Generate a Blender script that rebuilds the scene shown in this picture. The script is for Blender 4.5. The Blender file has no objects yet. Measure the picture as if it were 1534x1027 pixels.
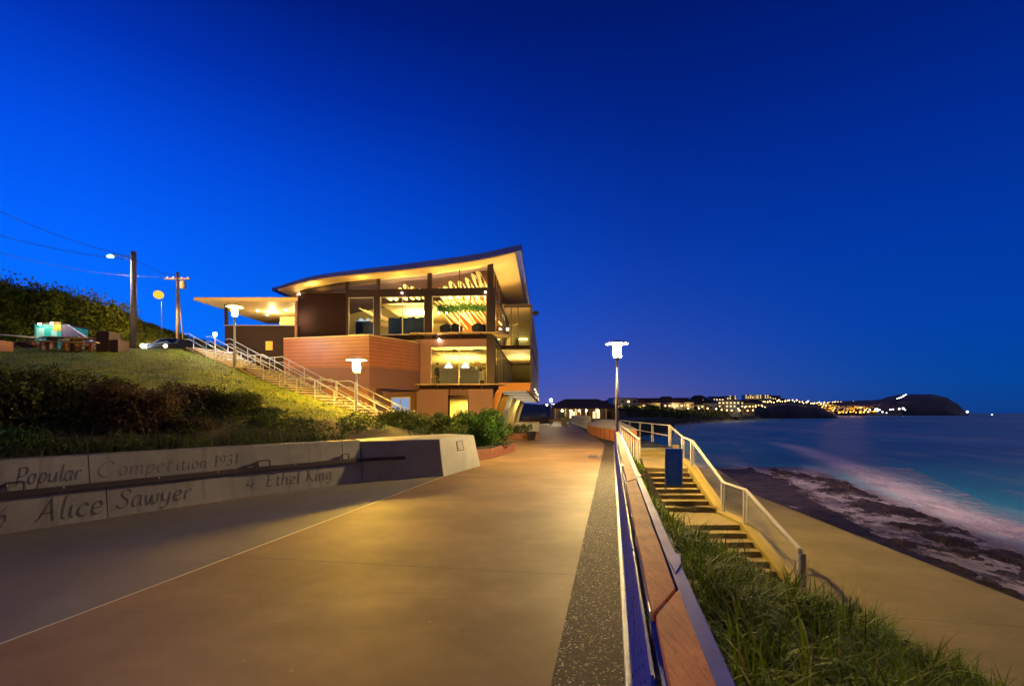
import bpy, bmesh, math, random
from mathutils import Vector, Matrix, noise
from mathutils.bvhtree import BVHTree
random.seed(7)
S = bpy.context.scene
COL = S.collection
F = 730.0; H = 1.8
def P(px, py, Y):
    return Vector(((px - 767.0) * Y / F, Y, H - (py - 618.0) * Y / F))
R = math.radians

# ---------------------------------------------------------------- mesh helper
class MB:
    def __init__(s): s.v = []; s.f = []; s.m = []; s.mi = 0; s.attr = None
    def add(s, vs, fs):
        b = len(s.v); s.v.extend([tuple(v) for v in vs])
        for f in fs: s.f.append([i + b for i in f]); s.m.append(s.mi)
        return s
    def quad(s, a, b, c, d): return s.add([a, b, c, d], [(0, 1, 2, 3)])
    def box(s, x0, x1, y0, y1, z0, z1):
        return s.add([(x0,y0,z0),(x1,y0,z0),(x1,y1,z0),(x0,y1,z0),(x0,y0,z1),(x1,y0,z1),(x1,y1,z1),(x0,y1,z1)],
              [(0,3,2,1),(4,5,6,7),(0,1,5,4),(1,2,6,5),(2,3,7,6),(3,0,4,7)])
    def bar(s, p, q, w, h, up=(0,0,1)):
        p = Vector(p); q = Vector(q); d = (q - p)
        if d.length < 1e-6: return s
        d.normalize(); u = Vector(up)
        if abs(d.dot(u)) > .98: u = Vector((0,1,0))
        sd = d.cross(u).normalized(); u = sd.cross(d).normalized()
        a = sd * w / 2; b = u * h / 2
        vs = [p-a-b, p+a-b, p+a+b, p-a+b, q-a-b, q+a-b, q+a+b, q-a+b]
        return s.add(vs, [(0,1,2,3),(7,6,5,4),(4,5,1,0),(5,6,2,1),(6,7,3,2),(7,4,0,3)])
    def tube(s, p, q, r0, r1=None, n=8, caps=True):
        r1 = r0 if r1 is None else r1
        p = Vector(p); q = Vector(q); d = (q - p)
        if d.length < 1e-6: return s
        d.normalize()
        u = Vector((0,0,1)) if abs(d.z) < .95 else Vector((1,0,0))
        a = d.cross(u).normalized(); b = d.cross(a)
        vs = []
        for c, r in ((p, r0), (q, r1)):
            for k in range(n):
                t = 2*math.pi*k/n; vs.append(c + a*math.cos(t)*r + b*math.sin(t)*r)
        fs = [(k, (k+1) % n, n+(k+1) % n, n+k) for k in range(n)]
        if caps: fs += [tuple(range(n-1, -1, -1)), tuple(range(n, 2*n))]
        return s.add(vs, fs)
    def path(s, pts, r, n=8, r_end=None):
        k = len(pts) - 1
        for i in range(k):
            a = r if r_end is None else r + (r_end-r)*i/k
            b = r if r_end is None else r + (r_end-r)*(i+1)/k
            s.tube(pts[i], pts[i+1], a, b, n)
            if i: s.ball(pts[i], a, 6, 4)
        return s
    def lathe(s, prof, c=(0,0,0), n=16, caps=True):
        c = Vector(c); vs = []
        for r, z in prof:
            for k in range(n):
                t = 2*math.pi*k/n; vs.append(c + Vector((r*math.cos(t), r*math.sin(t), z)))
        fs = []
        for j in range(len(prof)-1):
            for k in range(n):
                fs.append((j*n+k, j*n+(k+1) % n, (j+1)*n+(k+1) % n, (j+1)*n+k))
        if caps:
            fs += [tuple(range(n-1,-1,-1)), tuple(range((len(prof)-1)*n, len(prof)*n))]
        return s.add(vs, fs)
    def ball(s, c, r, n=10, m=6, sc=(1,1,1)):
        prof = [(max(r*math.sin(math.pi*j/m), .0005), -r*math.cos(math.pi*j/m)) for j in range(m+1)]
        b = len(s.v); s.lathe(prof, (0,0,0), n)
        for i in range(b, len(s.v)):
            x, y, z = s.v[i]; s.v[i] = (c[0]+x*sc[0], c[1]+y*sc[1], c[2]+z*sc[2])
        return s
    def prism(s, poly, z0, z1):
        n = len(poly)
        if sum(poly[i][0]*poly[(i+1)%n][1]-poly[(i+1)%n][0]*poly[i][1] for i in range(n)) < 0:
            poly = poly[::-1]
            if isinstance(z0, (list, tuple)): z0 = z0[::-1]
            if isinstance(z1, (list, tuple)): z1 = z1[::-1]
        zz = lambda z, i: z[i] if isinstance(z, (list, tuple)) else z
        vs = [(p[0], p[1], zz(z0, i)) for i, p in enumerate(poly)] + [(p[0], p[1], zz(z1, i)) for i, p in enumerate(poly)]
        fs = [(i, (i+1) % n, n+(i+1) % n, n+i) for i in range(n)] + [tuple(range(n-1,-1,-1)), tuple(range(n, 2*n))]
        return s.add(vs, fs)
    def grid(s, rows):
        nr = len(rows); nc = len(rows[0]); vs = [v for r in rows for v in r]
        fs = [(i*nc+j, i*nc+j+1, (i+1)*nc+j+1, (i+1)*nc+j) for i in range(nr-1) for j in range(nc-1)]
        return s.add(vs, fs)
    def build(s, name, mat, parent=None, smooth=False, bevel=0, loc=None):
        me = bpy.data.meshes.new(name); me.from_pydata(s.v, [], s.f)
        mats = mat if isinstance(mat, (list, tuple)) else [mat]
        for m in mats: me.materials.append(m)
        if len(mats) > 1: me.polygons.foreach_set('material_index', s.m)
        if smooth: me.polygons.foreach_set('use_smooth', [True]*len(me.polygons))
        me.update()
        o = bpy.data.objects.new(name, me); COL.objects.link(o)
        if parent: o.parent = parent
        if loc: o.location = loc
        if bevel:
            b = o.modifiers.new('bevel', 'BEVEL'); b.width = bevel; b.segments = 2; b.limit_method = 'ANGLE'
        return o

def tag(o, label=None, cat=None, group=None, kind=None):
    if label: o['label'] = label
    if cat: o['category'] = cat
    if group: o['group'] = group
    if kind: o['kind'] = kind
    return o
def thing(name, label, cat, loc=(0,0,0), rz=0, group=None):
    o = bpy.data.objects.new(name, None); COL.objects.link(o); o.empty_display_size = .2
    o.location = loc; o.rotation_euler = (0,0,rz)
    return tag(o, label, cat, group)
def dup(root, loc, rz=None, label=None, group=None, scale=None):
    r = root.copy(); COL.objects.link(r); r.location = loc
    if rz is not None: r.rotation_euler = (0,0,rz)
    if label: r['label'] = label
    if group: r['group'] = group
    if scale: r.scale = scale if isinstance(scale, (tuple, list)) else (scale,)*3
    for ch in list(root.children):
        c = ch.copy(); COL.objects.link(c); c.parent = r
        for g in list(ch.children):
            d = g.copy(); COL.objects.link(d); d.parent = c
    return r

# ---------------------------------------------------------------- materials
def nodes(name):
    m = bpy.data.materials.new(name); m.use_nodes = True
    nt = m.node_tree; nt.nodes.clear()
    out = nt.nodes.new('ShaderNodeOutputMaterial')
    return m, nt, out
def N(nt, t, **kw):
    n = nt.nodes.new(t)
    for k, v in kw.items():
        if k in n.inputs: n.inputs[k].default_value = v
        else: setattr(n, k, v)
    return n
def L(nt, a, b): nt.links.new(a, b)
def ramp(nt, stops, interp='LINEAR'):
    r = nt.nodes.new('ShaderNodeValToRGB'); cr = r.color_ramp; cr.interpolation = interp
    while len(cr.elements) < len(stops): cr.elements.new(.5)
    for e, (p, c) in zip(cr.elements, stops):
        e.position = p; e.color = (c[0], c[1], c[2], 1) if len(c) == 3 else c
    return r
def mixc(nt, a, b, fac, mode='MIX'):
    m = nt.nodes.new('ShaderNodeMix'); m.data_type = 'RGBA'; m.blend_type = mode
    for sock, v in ((m.inputs[0], fac), (m.inputs[6], a), (m.inputs[7], b)):
        if hasattr(v, 'links'): L(nt, v, sock)
        elif isinstance(v, (int, float)): sock.default_value = v
        else: sock.default_value = (v[0], v[1], v[2], 1)
    return m.outputs[2]
def mth(nt, op, a, b=None, c=None, clamp=False):
    m = nt.nodes.new('ShaderNodeMath'); m.operation = op; m.use_clamp = clamp
    for i, v in enumerate((a, b, c)):
        if v is None: continue
        if hasattr(v, 'links'): L(nt, v, m.inputs[i])
        else: m.inputs[i].default_value = v
    return m.outputs[0]
def mat(name, c, rough=.6, metal=0, var=.15, scale=3, bump=.1, bscale=30, c2=None, detail=6, stretch=None, island=0, coat=0, spec=.4):
    """plain surface with two scales of mottling and a fine bump"""
    m, nt, out = nodes(name)
    bs = N(nt, 'ShaderNodeBsdfPrincipled'); bs.inputs['Metallic'].default_value = metal
    bs.inputs['Specular IOR Level'].default_value = spec
    if coat: bs.inputs['Coat Weight'].default_value = coat
    tc = N(nt, 'ShaderNodeTexCoord'); src = tc.outputs['Object']
    if stretch:
        mp = N(nt, 'ShaderNodeMapping'); mp.inputs['Scale'].default_value = stretch; L(nt, src, mp.inputs[0]); src = mp.outputs[0]
    n1 = N(nt, 'ShaderNodeTexNoise', Scale=scale, Detail=detail, Roughness=.65); L(nt, src, n1.inputs['Vector'])
    n2 = N(nt, 'ShaderNodeTexNoise', Scale=bscale, Detail=4.0); L(nt, src, n2.inputs['Vector'])
    c2 = c2 or tuple(x*.55 for x in c)
    f = mth(nt, 'MULTIPLY_ADD', n1.outputs[0], 2.4, -.7, clamp=True)
    col = mixc(nt, c, c2, mth(nt, 'MULTIPLY', f, var*2.2, clamp=True))
    f2 = mth(nt, 'MULTIPLY', n2.outputs[0], var)
    col = mixc(nt, col, (0,0,0), f2)
    if island:
        g = N(nt, 'ShaderNodeNewGeometry')
        r = ramp(nt, [(0, tuple(x*(1-island) for x in c)), (.5, c), (.85, c2), (1, tuple(min(1, x*(1+island)) for x in c))])
        L(nt, g.outputs['Random Per Island'], r.inputs[0]); col = mixc(nt, col, r.outputs[0], .75)
    L(nt, col, bs.inputs['Base Color'])
    rr = mth(nt, 'MULTIPLY_ADD', n1.outputs[0], .3, rough-.15, clamp=True); L(nt, rr, bs.inputs['Roughness'])
    if bump:
        b = N(nt, 'ShaderNodeBump', Strength=bump, Distance=.02); L(nt, n2.outputs[0], b.inputs['Height']); L(nt, b.outputs[0], bs.inputs['Normal'])
    L(nt, bs.outputs[0], out.inputs[0]); return m
def emis(name, c, s, sample=True):
    m, nt, out = nodes(name); e = N(nt, 'ShaderNodeEmission', Strength=s)
    e.inputs[0].default_value = (*c, 1); L(nt, e.outputs[0], out.inputs[0])
    if not sample: m.cycles.emission_sampling = 'NONE'
    return m
def leafmat(name, c, c2, rough=.5, c3=None):
    m, nt, out = nodes(name); bs = N(nt, 'ShaderNodeBsdfPrincipled', Roughness=rough)
    bs.inputs['Specular IOR Level'].default_value = .12
    g = N(nt, 'ShaderNodeNewGeometry'); r = ramp(nt, [(0, c2), (.4, c), (.88, c), (1, c3 or c2)])
    L(nt, g.outputs['Random Per Island'], r.inputs[0])
    tc = N(nt, 'ShaderNodeTexCoord'); n = N(nt, 'ShaderNodeTexNoise', Scale=1.6, Detail=3.0); L(nt, tc.outputs['Object'], n.inputs['Vector'])
    f = mth(nt, 'MULTIPLY_ADD', n.outputs[0], 2.6, -.9, clamp=True)
    col = mixc(nt, r.outputs[0], tuple(x*.35 for x in c), mth(nt, 'MULTIPLY', f, .8))
    L(nt, col, bs.inputs['Base Color'])
    tr = N(nt, 'ShaderNodeBsdfTranslucent'); L(nt, col, tr.inputs[0])
    mx = N(nt, 'ShaderNodeMixShader'); mx.inputs[0].default_value = .25
    L(nt, bs.outputs[0], mx.inputs[1]); L(nt, tr.outputs[0], mx.inputs[2]); L(nt, mx.outputs[0], out.inputs[0]); return m
def stripes(name, c, pitch, rough=.5, dark=.45, axis=2):
    m, nt, out = nodes(name); bs = N(nt, 'ShaderNodeBsdfPrincipled', Roughness=rough)
    tc = N(nt, 'ShaderNodeTexCoord'); sp = N(nt, 'ShaderNodeSeparateXYZ'); L(nt, tc.outputs['Object'], sp.inputs[0])
    fr = mth(nt, 'FRACT', mth(nt, 'DIVIDE', sp.outputs[axis], pitch))
    g = mth(nt, 'LESS_THAN', fr, .13)
    n = N(nt, 'ShaderNodeTexNoise', Scale=1.2, Detail=5.0); L(nt, tc.outputs['Object'], n.inputs['Vector'])
    col = mixc(nt, c, tuple(x*.6 for x in c), n.outputs[0])
    col = mixc(nt, col, tuple(x*dark for x in c), g); L(nt, col, bs.inputs['Base Color'])
    b = N(nt, 'ShaderNodeBump', Strength=.8, Distance=.03); L(nt, fr, b.inputs['Height']); L(nt, b.outputs[0], bs.inputs['Normal'])
    L(nt, bs.outputs[0], out.inputs[0]); return m
def glassmat(name, tint=(.9,.95,.95), fac=.10, rough=.02):
    m, nt, out = nodes(name)
    t = N(nt, 'ShaderNodeBsdfTransparent'); t.inputs[0].default_value = (*tint, 1)
    g = N(nt, 'ShaderNodeBsdfGlossy', Roughness=rough)
    lw = N(nt, 'ShaderNodeFresnel', IOR=1.5)
    f = mth(nt, 'ADD', lw.outputs[0], fac-.04, clamp=True)
    mx = N(nt, 'ShaderNodeMixShader'); L(nt, f, mx.inputs[0]); L(nt, t.outputs[0], mx.inputs[1]); L(nt, g.outputs[0], mx.inputs[2])
    L(nt, mx.outputs[0], out.inputs[0]); return m

M = {}
def concrete(name, c, joint=None, rough=.62, stain=.35, streak=0):
    m, nt, out = nodes(name); bs = N(nt, 'ShaderNodeBsdfPrincipled'); bs.inputs['Specular IOR Level'].default_value = .2
    tc = N(nt, 'ShaderNodeTexCoord'); o = tc.outputs['Object']
    a = N(nt, 'ShaderNodeTexNoise', Scale=.45, Detail=8.0, Roughness=.6); L(nt, o, a.inputs['Vector'])
    b = N(nt, 'ShaderNodeTexNoise', Scale=3.5, Detail=8.0, Roughness=.7); L(nt, o, b.inputs['Vector'])
    d = N(nt, 'ShaderNodeTexNoise', Scale=140.0, Detail=3.0); L(nt, o, d.inputs['Vector'])
    col = mixc(nt, c, tuple(x*.62 for x in c), mth(nt, 'MULTIPLY_ADD', a.outputs[0], 2.2*stain*2, -.7*stain*2, clamp=True))
    col = mixc(nt, col, tuple(x*.72 for x in c), mth(nt, 'MULTIPLY_ADD', b.outputs[0], 1.6, -.65, clamp=True))
    mp0 = N(nt, 'ShaderNodeMapping'); mp0.inputs['Scale'].default_value = (.22, 1.1, 1); mp0.inputs['Rotation'].default_value = (0,0,-.2); L(nt, o, mp0.inputs[0])
    st_ = N(nt, 'ShaderNodeTexNoise', Scale=1.3, Detail=7.0, Roughness=.7, Distortion=.8); L(nt, mp0.outputs[0], st_.inputs['Vector'])
    col = mixc(nt, col, tuple(x*.55 for x in c), mth(nt, 'MULTIPLY_ADD', st_.outputs[0], 3.0*stain, -1.45*stain, clamp=True))
    if streak:
        mp1 = N(nt, 'ShaderNodeMapping'); mp1.inputs['Scale'].default_value = (3.2, 3.2, .12); L(nt, o, mp1.inputs[0])
        sk_ = N(nt, 'ShaderNodeTexNoise', Scale=1.6, Detail=5.0, Roughness=.6); L(nt, mp1.outputs[0], sk_.inputs['Vector'])
        col = mixc(nt, col, (c[0]*.42, c[1]*.40, c[2]*.34), mth(nt, 'MULTIPLY_ADD', sk_.outputs[0], 4.5*streak, -2.35*streak, clamp=True))
        pt = N(nt, 'ShaderNodeTexVoronoi', Scale=26.0); L(nt, o, pt.inputs['Vector'])
        col = mixc(nt, col, tuple(x*.4 for x in c), mth(nt, 'MULTIPLY', mth(nt, 'LESS_THAN', pt.outputs['Distance'], .10), .7))
    wr = N(nt, 'ShaderNodeTexVoronoi', Scale=.75); wr.feature = 'DISTANCE_TO_EDGE'
    dn = N(nt, 'ShaderNodeTexNoise', Scale=1.7, Detail=6.0); L(nt, o, dn.inputs['Vector'])
    vm = N(nt, 'ShaderNodeMix'); vm.data_type = 'VECTOR'; vm.inputs[0].default_value = .45; L(nt, o, vm.inputs[4]); L(nt, dn.outputs['Color'], vm.inputs[5]); L(nt, vm.outputs[1], wr.inputs['Vector'])
    crk = mth(nt, 'MULTIPLY', mth(nt, 'LESS_THAN', wr.outputs[0], .004), mth(nt, 'GREATER_THAN', a.outputs[0], .54))
    col = mixc(nt, col, tuple(x*.35 for x in c), mth(nt, 'MULTIPLY', crk, .28))
    v = N(nt, 'ShaderNodeTexVoronoi', Scale=2.2); L(nt, o, v.inputs['Vector'])
    spot = mth(nt, 'LESS_THAN', v.outputs['Distance'], .035)
    col = mixc(nt, col, tuple(min(1, x*1.5) for x in c), mth(nt, 'MULTIPLY', spot, .5))
    col = mixc(nt, col, (0,0,0), mth(nt, 'MULTIPLY', d.outputs[0], .25))
    L(nt, col, bs.inputs['Base Color'])
    L(nt, mth(nt, 'MULTIPLY_ADD', a.outputs[0], .35, rough-.17), bs.inputs['Roughness'])
    bp = N(nt, 'ShaderNodeBump', Strength=.25, Distance=.01); L(nt, d.outputs[0], bp.inputs['Height'])
    bp2 = N(nt, 'ShaderNodeBump', Strength=.12, Distance=.05); L(nt, b.outputs[0], bp2.inputs['Height']); L(nt, bp.outputs[0], bp2.inputs['Normal'])
    L(nt, bp2.outputs[0], bs.inputs['Normal']); L(nt, bs.outputs[0], out.inputs[0]); return m
M['path'] = concrete('path_concrete', (.285,.175,.082), stain=.95)
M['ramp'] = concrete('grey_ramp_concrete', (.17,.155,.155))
M['block'] = concrete('block_concrete', (.30,.30,.31), stain=.5, streak=.35)
M['lowpath'] = concrete('lower_path_concrete', (.27,.215,.075), stain=.5)
M['wall'] = concrete('wall_concrete', (.27,.262,.26), stain=.85, streak=.8)
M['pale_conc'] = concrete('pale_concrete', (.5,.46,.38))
M['step'] = concrete('step_concrete', (.50,.38,.10), stain=.4)
M['tread'] = concrete('tread_concrete', (.38,.29,.125), stain=.7)
M['joint'] = mat('joint_sealant', (.62,.56,.45), .7, var=.2)
M['joint_dark'] = mat('joint_dark', (.10,.08,.06), .8, var=.2)
def pebble():
    m, nt, out = nodes('exposed_aggregate'); bs = N(nt, 'ShaderNodeBsdfPrincipled', Roughness=.75); bs.inputs['Specular IOR Level'].default_value = .25
    tc = N(nt, 'ShaderNodeTexCoord'); v = N(nt, 'ShaderNodeTexVoronoi', Scale=80.0); L(nt, tc.outputs['Object'], v.inputs['Vector'])
    sp = N(nt, 'ShaderNodeSeparateColor'); L(nt, v.outputs['Color'], sp.inputs[0])
    r = ramp(nt, [(0,(.012,.009,.007)), (.5,(.026,.017,.011)), (.70,(.045,.031,.021)), (.85,(.10,.07,.045)), (.95,(.42,.34,.24)), (1,(.7,.6,.45))]); L(nt, sp.outputs[0], r.inputs[0])
    edge = mth(nt, 'GREATER_THAN', v.outputs['Distance'], .5)
    col = mixc(nt, r.outputs[0], (.015,.012,.01), edge); L(nt, col, bs.inputs['Base Color'])
    inv = mth(nt, 'SUBTRACT', 1.0, v.outputs['Distance'])
    b = N(nt, 'ShaderNodeBump', Strength=.9, Distance=.008); L(nt, inv, b.inputs['Height']); L(nt, b.outputs[0], bs.inputs['Normal'])
    L(nt, bs.outputs[0], out.inputs[0]); return m
M['pebble'] = pebble()
M['galv'] = mat('galvanised_steel', (.36,.37,.42), .5, .45, var=.25, scale=9, bump=.15, bscale=90)
M['steel_panel'] = mat('sky_blue_steel', (.008,.04,.60), .6, .0, spec=.12, var=.25, scale=6, bump=.08, bscale=60)  # blue of the reflected sky put into the base colour
M['rail_paint'] = mat('pale_rail_paint', (.72,.68,.60), .45, .1, var=.15, scale=8, bump=.05)
M['dark_steel'] = mat('dark_steel', (.07,.055,.05), .45, .5, var=.3, scale=8, bump=.1)
M['bolt'] = mat('bolt_steel', (.7,.68,.62), .3, .7, var=.1)
def timber(name, c, c2, sc=(14, .9, 14)):
    m, nt, out = nodes(name); bs = N(nt, 'ShaderNodeBsdfPrincipled', Roughness=.72); bs.inputs['Specular IOR Level'].default_value = .12
    tc = N(nt, 'ShaderNodeTexCoord'); mp = N(nt, 'ShaderNodeMapping'); mp.inputs['Scale'].default_value = sc; L(nt, tc.outputs['Object'], mp.inputs[0])
    n = N(nt, 'ShaderNodeTexNoise', Scale=3.0, Detail=9.0, Roughness=.7, Distortion=1.2); L(nt, mp.outputs[0], n.inputs['Vector'])
    n2 = N(nt, 'ShaderNodeTexNoise', Scale=5.0, Detail=5.0); L(nt, tc.outputs['Object'], n2.inputs['Vector'])
    r = ramp(nt, [(.25, c2), (.42, c), (.6, tuple(min(1, x*1.25) for x in c)), (.72, c2)]); L(nt, n.outputs[0], r.inputs[0])
    wv = N(nt, 'ShaderNodeTexNoise', Scale=11.0, Detail=2.0, Distortion=.5); L(nt, mp.outputs[0], wv.inputs['Vector'])
    crack = mth(nt, 'LESS_THAN', mth(nt, 'ABSOLUTE', mth(nt, 'SUBTRACT', wv.outputs[0], .5)), .008)
    col = mixc(nt, r.outputs[0], tuple(x*.25 for x in c2), mth(nt, 'MULTIPLY', crack, .8))
    col = mixc(nt, col, tuple(x*.5 for x in c), mth(nt, 'MULTIPLY_ADD', n2.outputs[0], 1.5, -.6, clamp=True)); L(nt, col, bs.inputs['Base Color'])
    b = N(nt, 'ShaderNodeBump', Strength=.35, Distance=.01); L(nt, n.outputs[0], b.inputs['Height']); L(nt, b.outputs[0], bs.inputs['Normal'])
    L(nt, bs.outputs[0], out.inputs[0]); return m
M['timber'] = timber('weathered_timber', (.50,.19,.085), (.19,.065,.035))
M['timber_dark'] = timber('dark_timber', (.16,.075,.035), (.08,.035,.02), (3, 3, 20))
M['timber_pale'] = timber('pale_timber', (.42,.30,.16), (.28,.18,.09), (3, 3, 14))
M['pole'] = timber('pole_timber', (.20,.15,.11), (.10,.07,.05), (12, 12, .6))
M['clad'] = stripes('ribbed_cladding', (.33,.12,.04), .245, .42, .3)
M['brown'] = mat('brown_render', (.16,.075,.06), .6, var=.12, scale=.8, bump=.04, bscale=60)
M['brown_dk'] = mat('dark_brown_panel', (.022,.010,.011), .85, var=.15, scale=.6, bump=.03, spec=.08)
M['pinkish'] = mat('pinkish_render', (.26,.13,.115), .6, var=.12, scale=.7, bump=.04)
M['ochre'] = mat('ochre_render', (.30,.135,.035), .6, var=.12, scale=.6, bump=.04)
M['charcoal'] = mat('charcoal_block', (.035,.022,.02), .85, var=.2, scale=1.5, bump=.05, spec=.08)
M['frame'] = mat('dark_window_frame', (.04,.026,.03), .4, .3, var=.1)
M['alu'] = mat('silver_frame', (.6,.56,.48), .35, .5, var=.1)
M['roof'] = mat('blue_grey_roofing', (.03,.05,.50), .45, .0, var=.15, scale=1, bump=.05)
M['soffit'] = mat('cream_soffit', (.58,.42,.20), .6, var=.08, scale=.8, bump=.03)
M['white'] = mat('white_paint', (.78,.76,.70), .5, var=.1, scale=2, bump=.03)
M['cream'] = mat('cream_interior', (.62,.52,.22), .6, var=.12, scale=1.2)
M['orange_in'] = mat('orange_interior', (.75,.26,.02), .6, var=.2, scale=.9)
M['floor_in'] = mat('interior_floor', (.28,.16,.09), .4, var=.2, scale=2)
M['purple_dk'] = mat('dark_plum_ceiling', (.10,.06,.075), .6, var=.1)
M['reflection_panel'] = mat('blue_reflection', (.012,.06,.26), .5, var=.4, scale=2.5)  # blue of the window reflections put into a panel colour
M['navy'] = mat('navy_fabric', (.01,.016,.045), .7, var=.2)
M['batten'] = mat('bent_plywood', (.80,.66,.36), .5, var=.15, scale=3)
M['screen'] = stripes('slatted_screen', (.055,.04,.04), .12, .5, .35)
M['glass'] = glassmat('window_glass')
M['glass_dk'] = glassmat('dark_window_glass', (.45,.47,.55), .16)
M['asphalt'] = mat('asphalt', (.05,.05,.05), .8, var=.3, scale=4, bump=.3, bscale=90)
M['soil'] = mat('dark_soil', (.022,.015,.009), .95, var=.4, scale=5, bump=.8, bscale=25)
M['rust'] = mat('rust_brown_planter', (.17,.06,.035), .6, var=.3, scale=4, bump=.1)
M['sand'] = mat('beach_sand', (.30,.22,.17), .9, var=.3, scale=.05, bump=.1, bscale=2)
M['rockm'] = mat('wet_rock', (.075,.05,.05), .7, var=.5, scale=.9, bump=1.0, bscale=3, c2=(.02,.014,.015), spec=.15)
M['block_dk'] = mat('dark_brown_block', (.045,.022,.013), .7, var=.2)
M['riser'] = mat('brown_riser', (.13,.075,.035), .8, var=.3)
M['wire'] = mat('dull_wire', (.24,.22,.20), .5, .3)
M['letter'] = mat('dark_letter_inlay', (.055,.052,.055), .6, var=.35, scale=9)
M['letter_faint'] = mat('worn_letter_inlay', (.14,.13,.13), .6, var=.5, scale=14)
M['sign_blue'] = mat('blue_sign_panel', (.01,.13,.95), .4, var=.15, scale=3)
M['teal'] = mat('teal_paint', (.04,.60,.62), .5, var=.3, scale=2, c2=(.02,.22,.40))
M['purple'] = mat('mauve_paint', (.20,.14,.34), .5, var=.3, scale=3)
M['yellow_p'] = mat('yellow_paint', (.75,.45,.04), .5, var=.2)
M['black'] = mat('black_paint', (.012,.012,.014), .6, var=.2)
M['brick'] = mat('orange_rubble', (.30,.12,.06), .8, var=.5, scale=5, bump=.6, bscale=10)
M['yellow_fin'] = mat('yellow_fin_paint', (.75,.38,.01), .45, var=.1)
M['orange_fin'] = mat('orange_fin_paint', (.60,.22,.02), .45, var=.1)
M['grey_fin'] = mat('grey_fin_paint', (.52,.52,.56), .45, var=.1)
M['roof_far'] = mat('dark_tile_roof', (.06,.03,.025), .8, var=.3, scale=.5)
M['roof_red'] = mat('red_tile_roof', (.16,.05,.035), .8, var=.3, scale=.5)
M['wall_far'] = mat('far_cream_wall', (.42,.34,.24), .8, var=.2, scale=.3)
M['wall_far2'] = mat('far_white_wall', (.6,.58,.52), .8, var=.2, scale=.3)
M['skin'] = mat('skin', (.45,.27,.19), .6, var=.1)
M['hair'] = mat('dark_hair', (.02,.015,.012), .6, var=.2)
# light sources
M['bulb_prom'] = emis('promenade_bulb', (1,.68,.24), 5600)
M['bulb_or'] = emis('amber_bulb', (1,.55,.06), 3400)
M['bulb_or2'] = emis('upper_amber_bulb', (1,.55,.06), 1500)
M['bulb_white'] = emis('white_bulb', (.80,.92,1), 3000)
M['bulb_sm'] = emis('small_warm_bulb', (1,.70,.32), 90)
M['bulb_back'] = emis('added_lamp_bulb', (1,.58,.24), 640)
M['bulb_sod'] = emis('sodium_bulb', (1,.42,.03), 1.7)
M['dot_warm'] = emis('far_warm_light', (1,.62,.22), 7, False)
M['dot_orange'] = emis('far_orange_light', (1,.42,.05), 3.5, False)
M['dot_white'] = emis('far_white_light', (.9,.95,1), 6, False)
M['win_warm'] = emis('far_lit_window', (1,.70,.30), 2.0, False)
M['downlight'] = emis('downlight', (1,.82,.5), 60)
M['strip'] = emis('white_strip_light', (1,.92,.7), 1.3)
M['screen_dot'] = emis('small_screen_light', (1,.8,.5), 8)
M['strip_y'] = emis('yellow_strip_light', (1,.78,.30), 9)
M['door_glow'] = emis('backlit_blue_door', (.45,.62,1), .55)
# ---- grass / leaves
def lawnmat():
    m, nt, out = nodes('mown_lawn'); bs = N(nt, 'ShaderNodeBsdfPrincipled', Roughness=.85); bs.inputs['Specular IOR Level'].default_value = .15
    tc = N(nt, 'ShaderNodeTexCoord'); o = tc.outputs['Object']
    a = N(nt, 'ShaderNodeTexNoise', Scale=.7, Detail=6.0, Roughness=.65); L(nt, o, a.inputs['Vector'])
    mp = N(nt, 'ShaderNodeMapping'); mp.inputs['Scale'].default_value = (1.0, 4.5, 1); mp.inputs['Rotation'].default_value = (0,0,.25); L(nt, o, mp.inputs[0])
    b = N(nt, 'ShaderNodeTexNoise', Scale=1.6, Detail=5.0); L(nt, mp.outputs[0], b.inputs['Vector'])
    d = N(nt, 'ShaderNodeTexNoise', Scale=28.0, Detail=3.0); L(nt, o, d.inputs['Vector'])
    r = ramp(nt, [(.3,(.07,.10,.005)), (.48,(.16,.21,.006)), (.62,(.26,.29,.008)), (.75,(.32,.26,.015))]); L(nt, a.outputs[0], r.inputs[0])
    col = mixc(nt, r.outputs[0], (.03,.035,.008), mth(nt, 'MULTIPLY_ADD', b.outputs[0], 3.2, -1.35, clamp=True))
    col = mixc(nt, col, (.015,.02,.004), mth(nt, 'MULTIPLY', d.outputs[0], .6)); L(nt, col, bs.inputs['Base Color'])
    bp = N(nt, 'ShaderNodeBump', Strength=.9, Distance=.06); L(nt, d.outputs[0], bp.inputs['Height'])
    bp2 = N(nt, 'ShaderNodeBump', Strength=.6, Distance=.25); L(nt, b.outputs[0], bp2.inputs['Height']); L(nt, bp.outputs[0], bp2.inputs['Normal'])
    L(nt, bp2.outputs[0], bs.inputs['Normal']); L(nt, bs.outputs[0], out.inputs[0]); return m
M['lawn'] = lawnmat()
M['blade'] = leafmat('long_grass_blade', (.17,.26,.012), (.03,.06,.005), .6, (.45,.40,.10))
M['shrub_dk'] = leafmat('dark_shrub_leaf', (.07,.09,.02), (.025,.03,.01), .6, (.13,.12,.04))
M['shrub_br'] = leafmat('brown_shrub_leaf', (.09,.06,.03), (.035,.024,.014), .6, (.14,.09,.04))
M['shrub_gr'] = leafmat('green_shrub_leaf', (.045,.115,.015), (.015,.04,.008), .5, (.10,.20,.04))
M['shrub_sil'] = leafmat('grey_green_leaf', (.075,.11,.035), (.03,.045,.015), .6, (.14,.17,.06))
M['scrub'] = leafmat('hillside_scrub_leaf', (.09,.12,.012), (.025,.035,.006), .7, (.19,.20,.03))
M['stem'] = mat('woody_stem', (.06,.04,.025), .8, var=.3)
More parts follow.
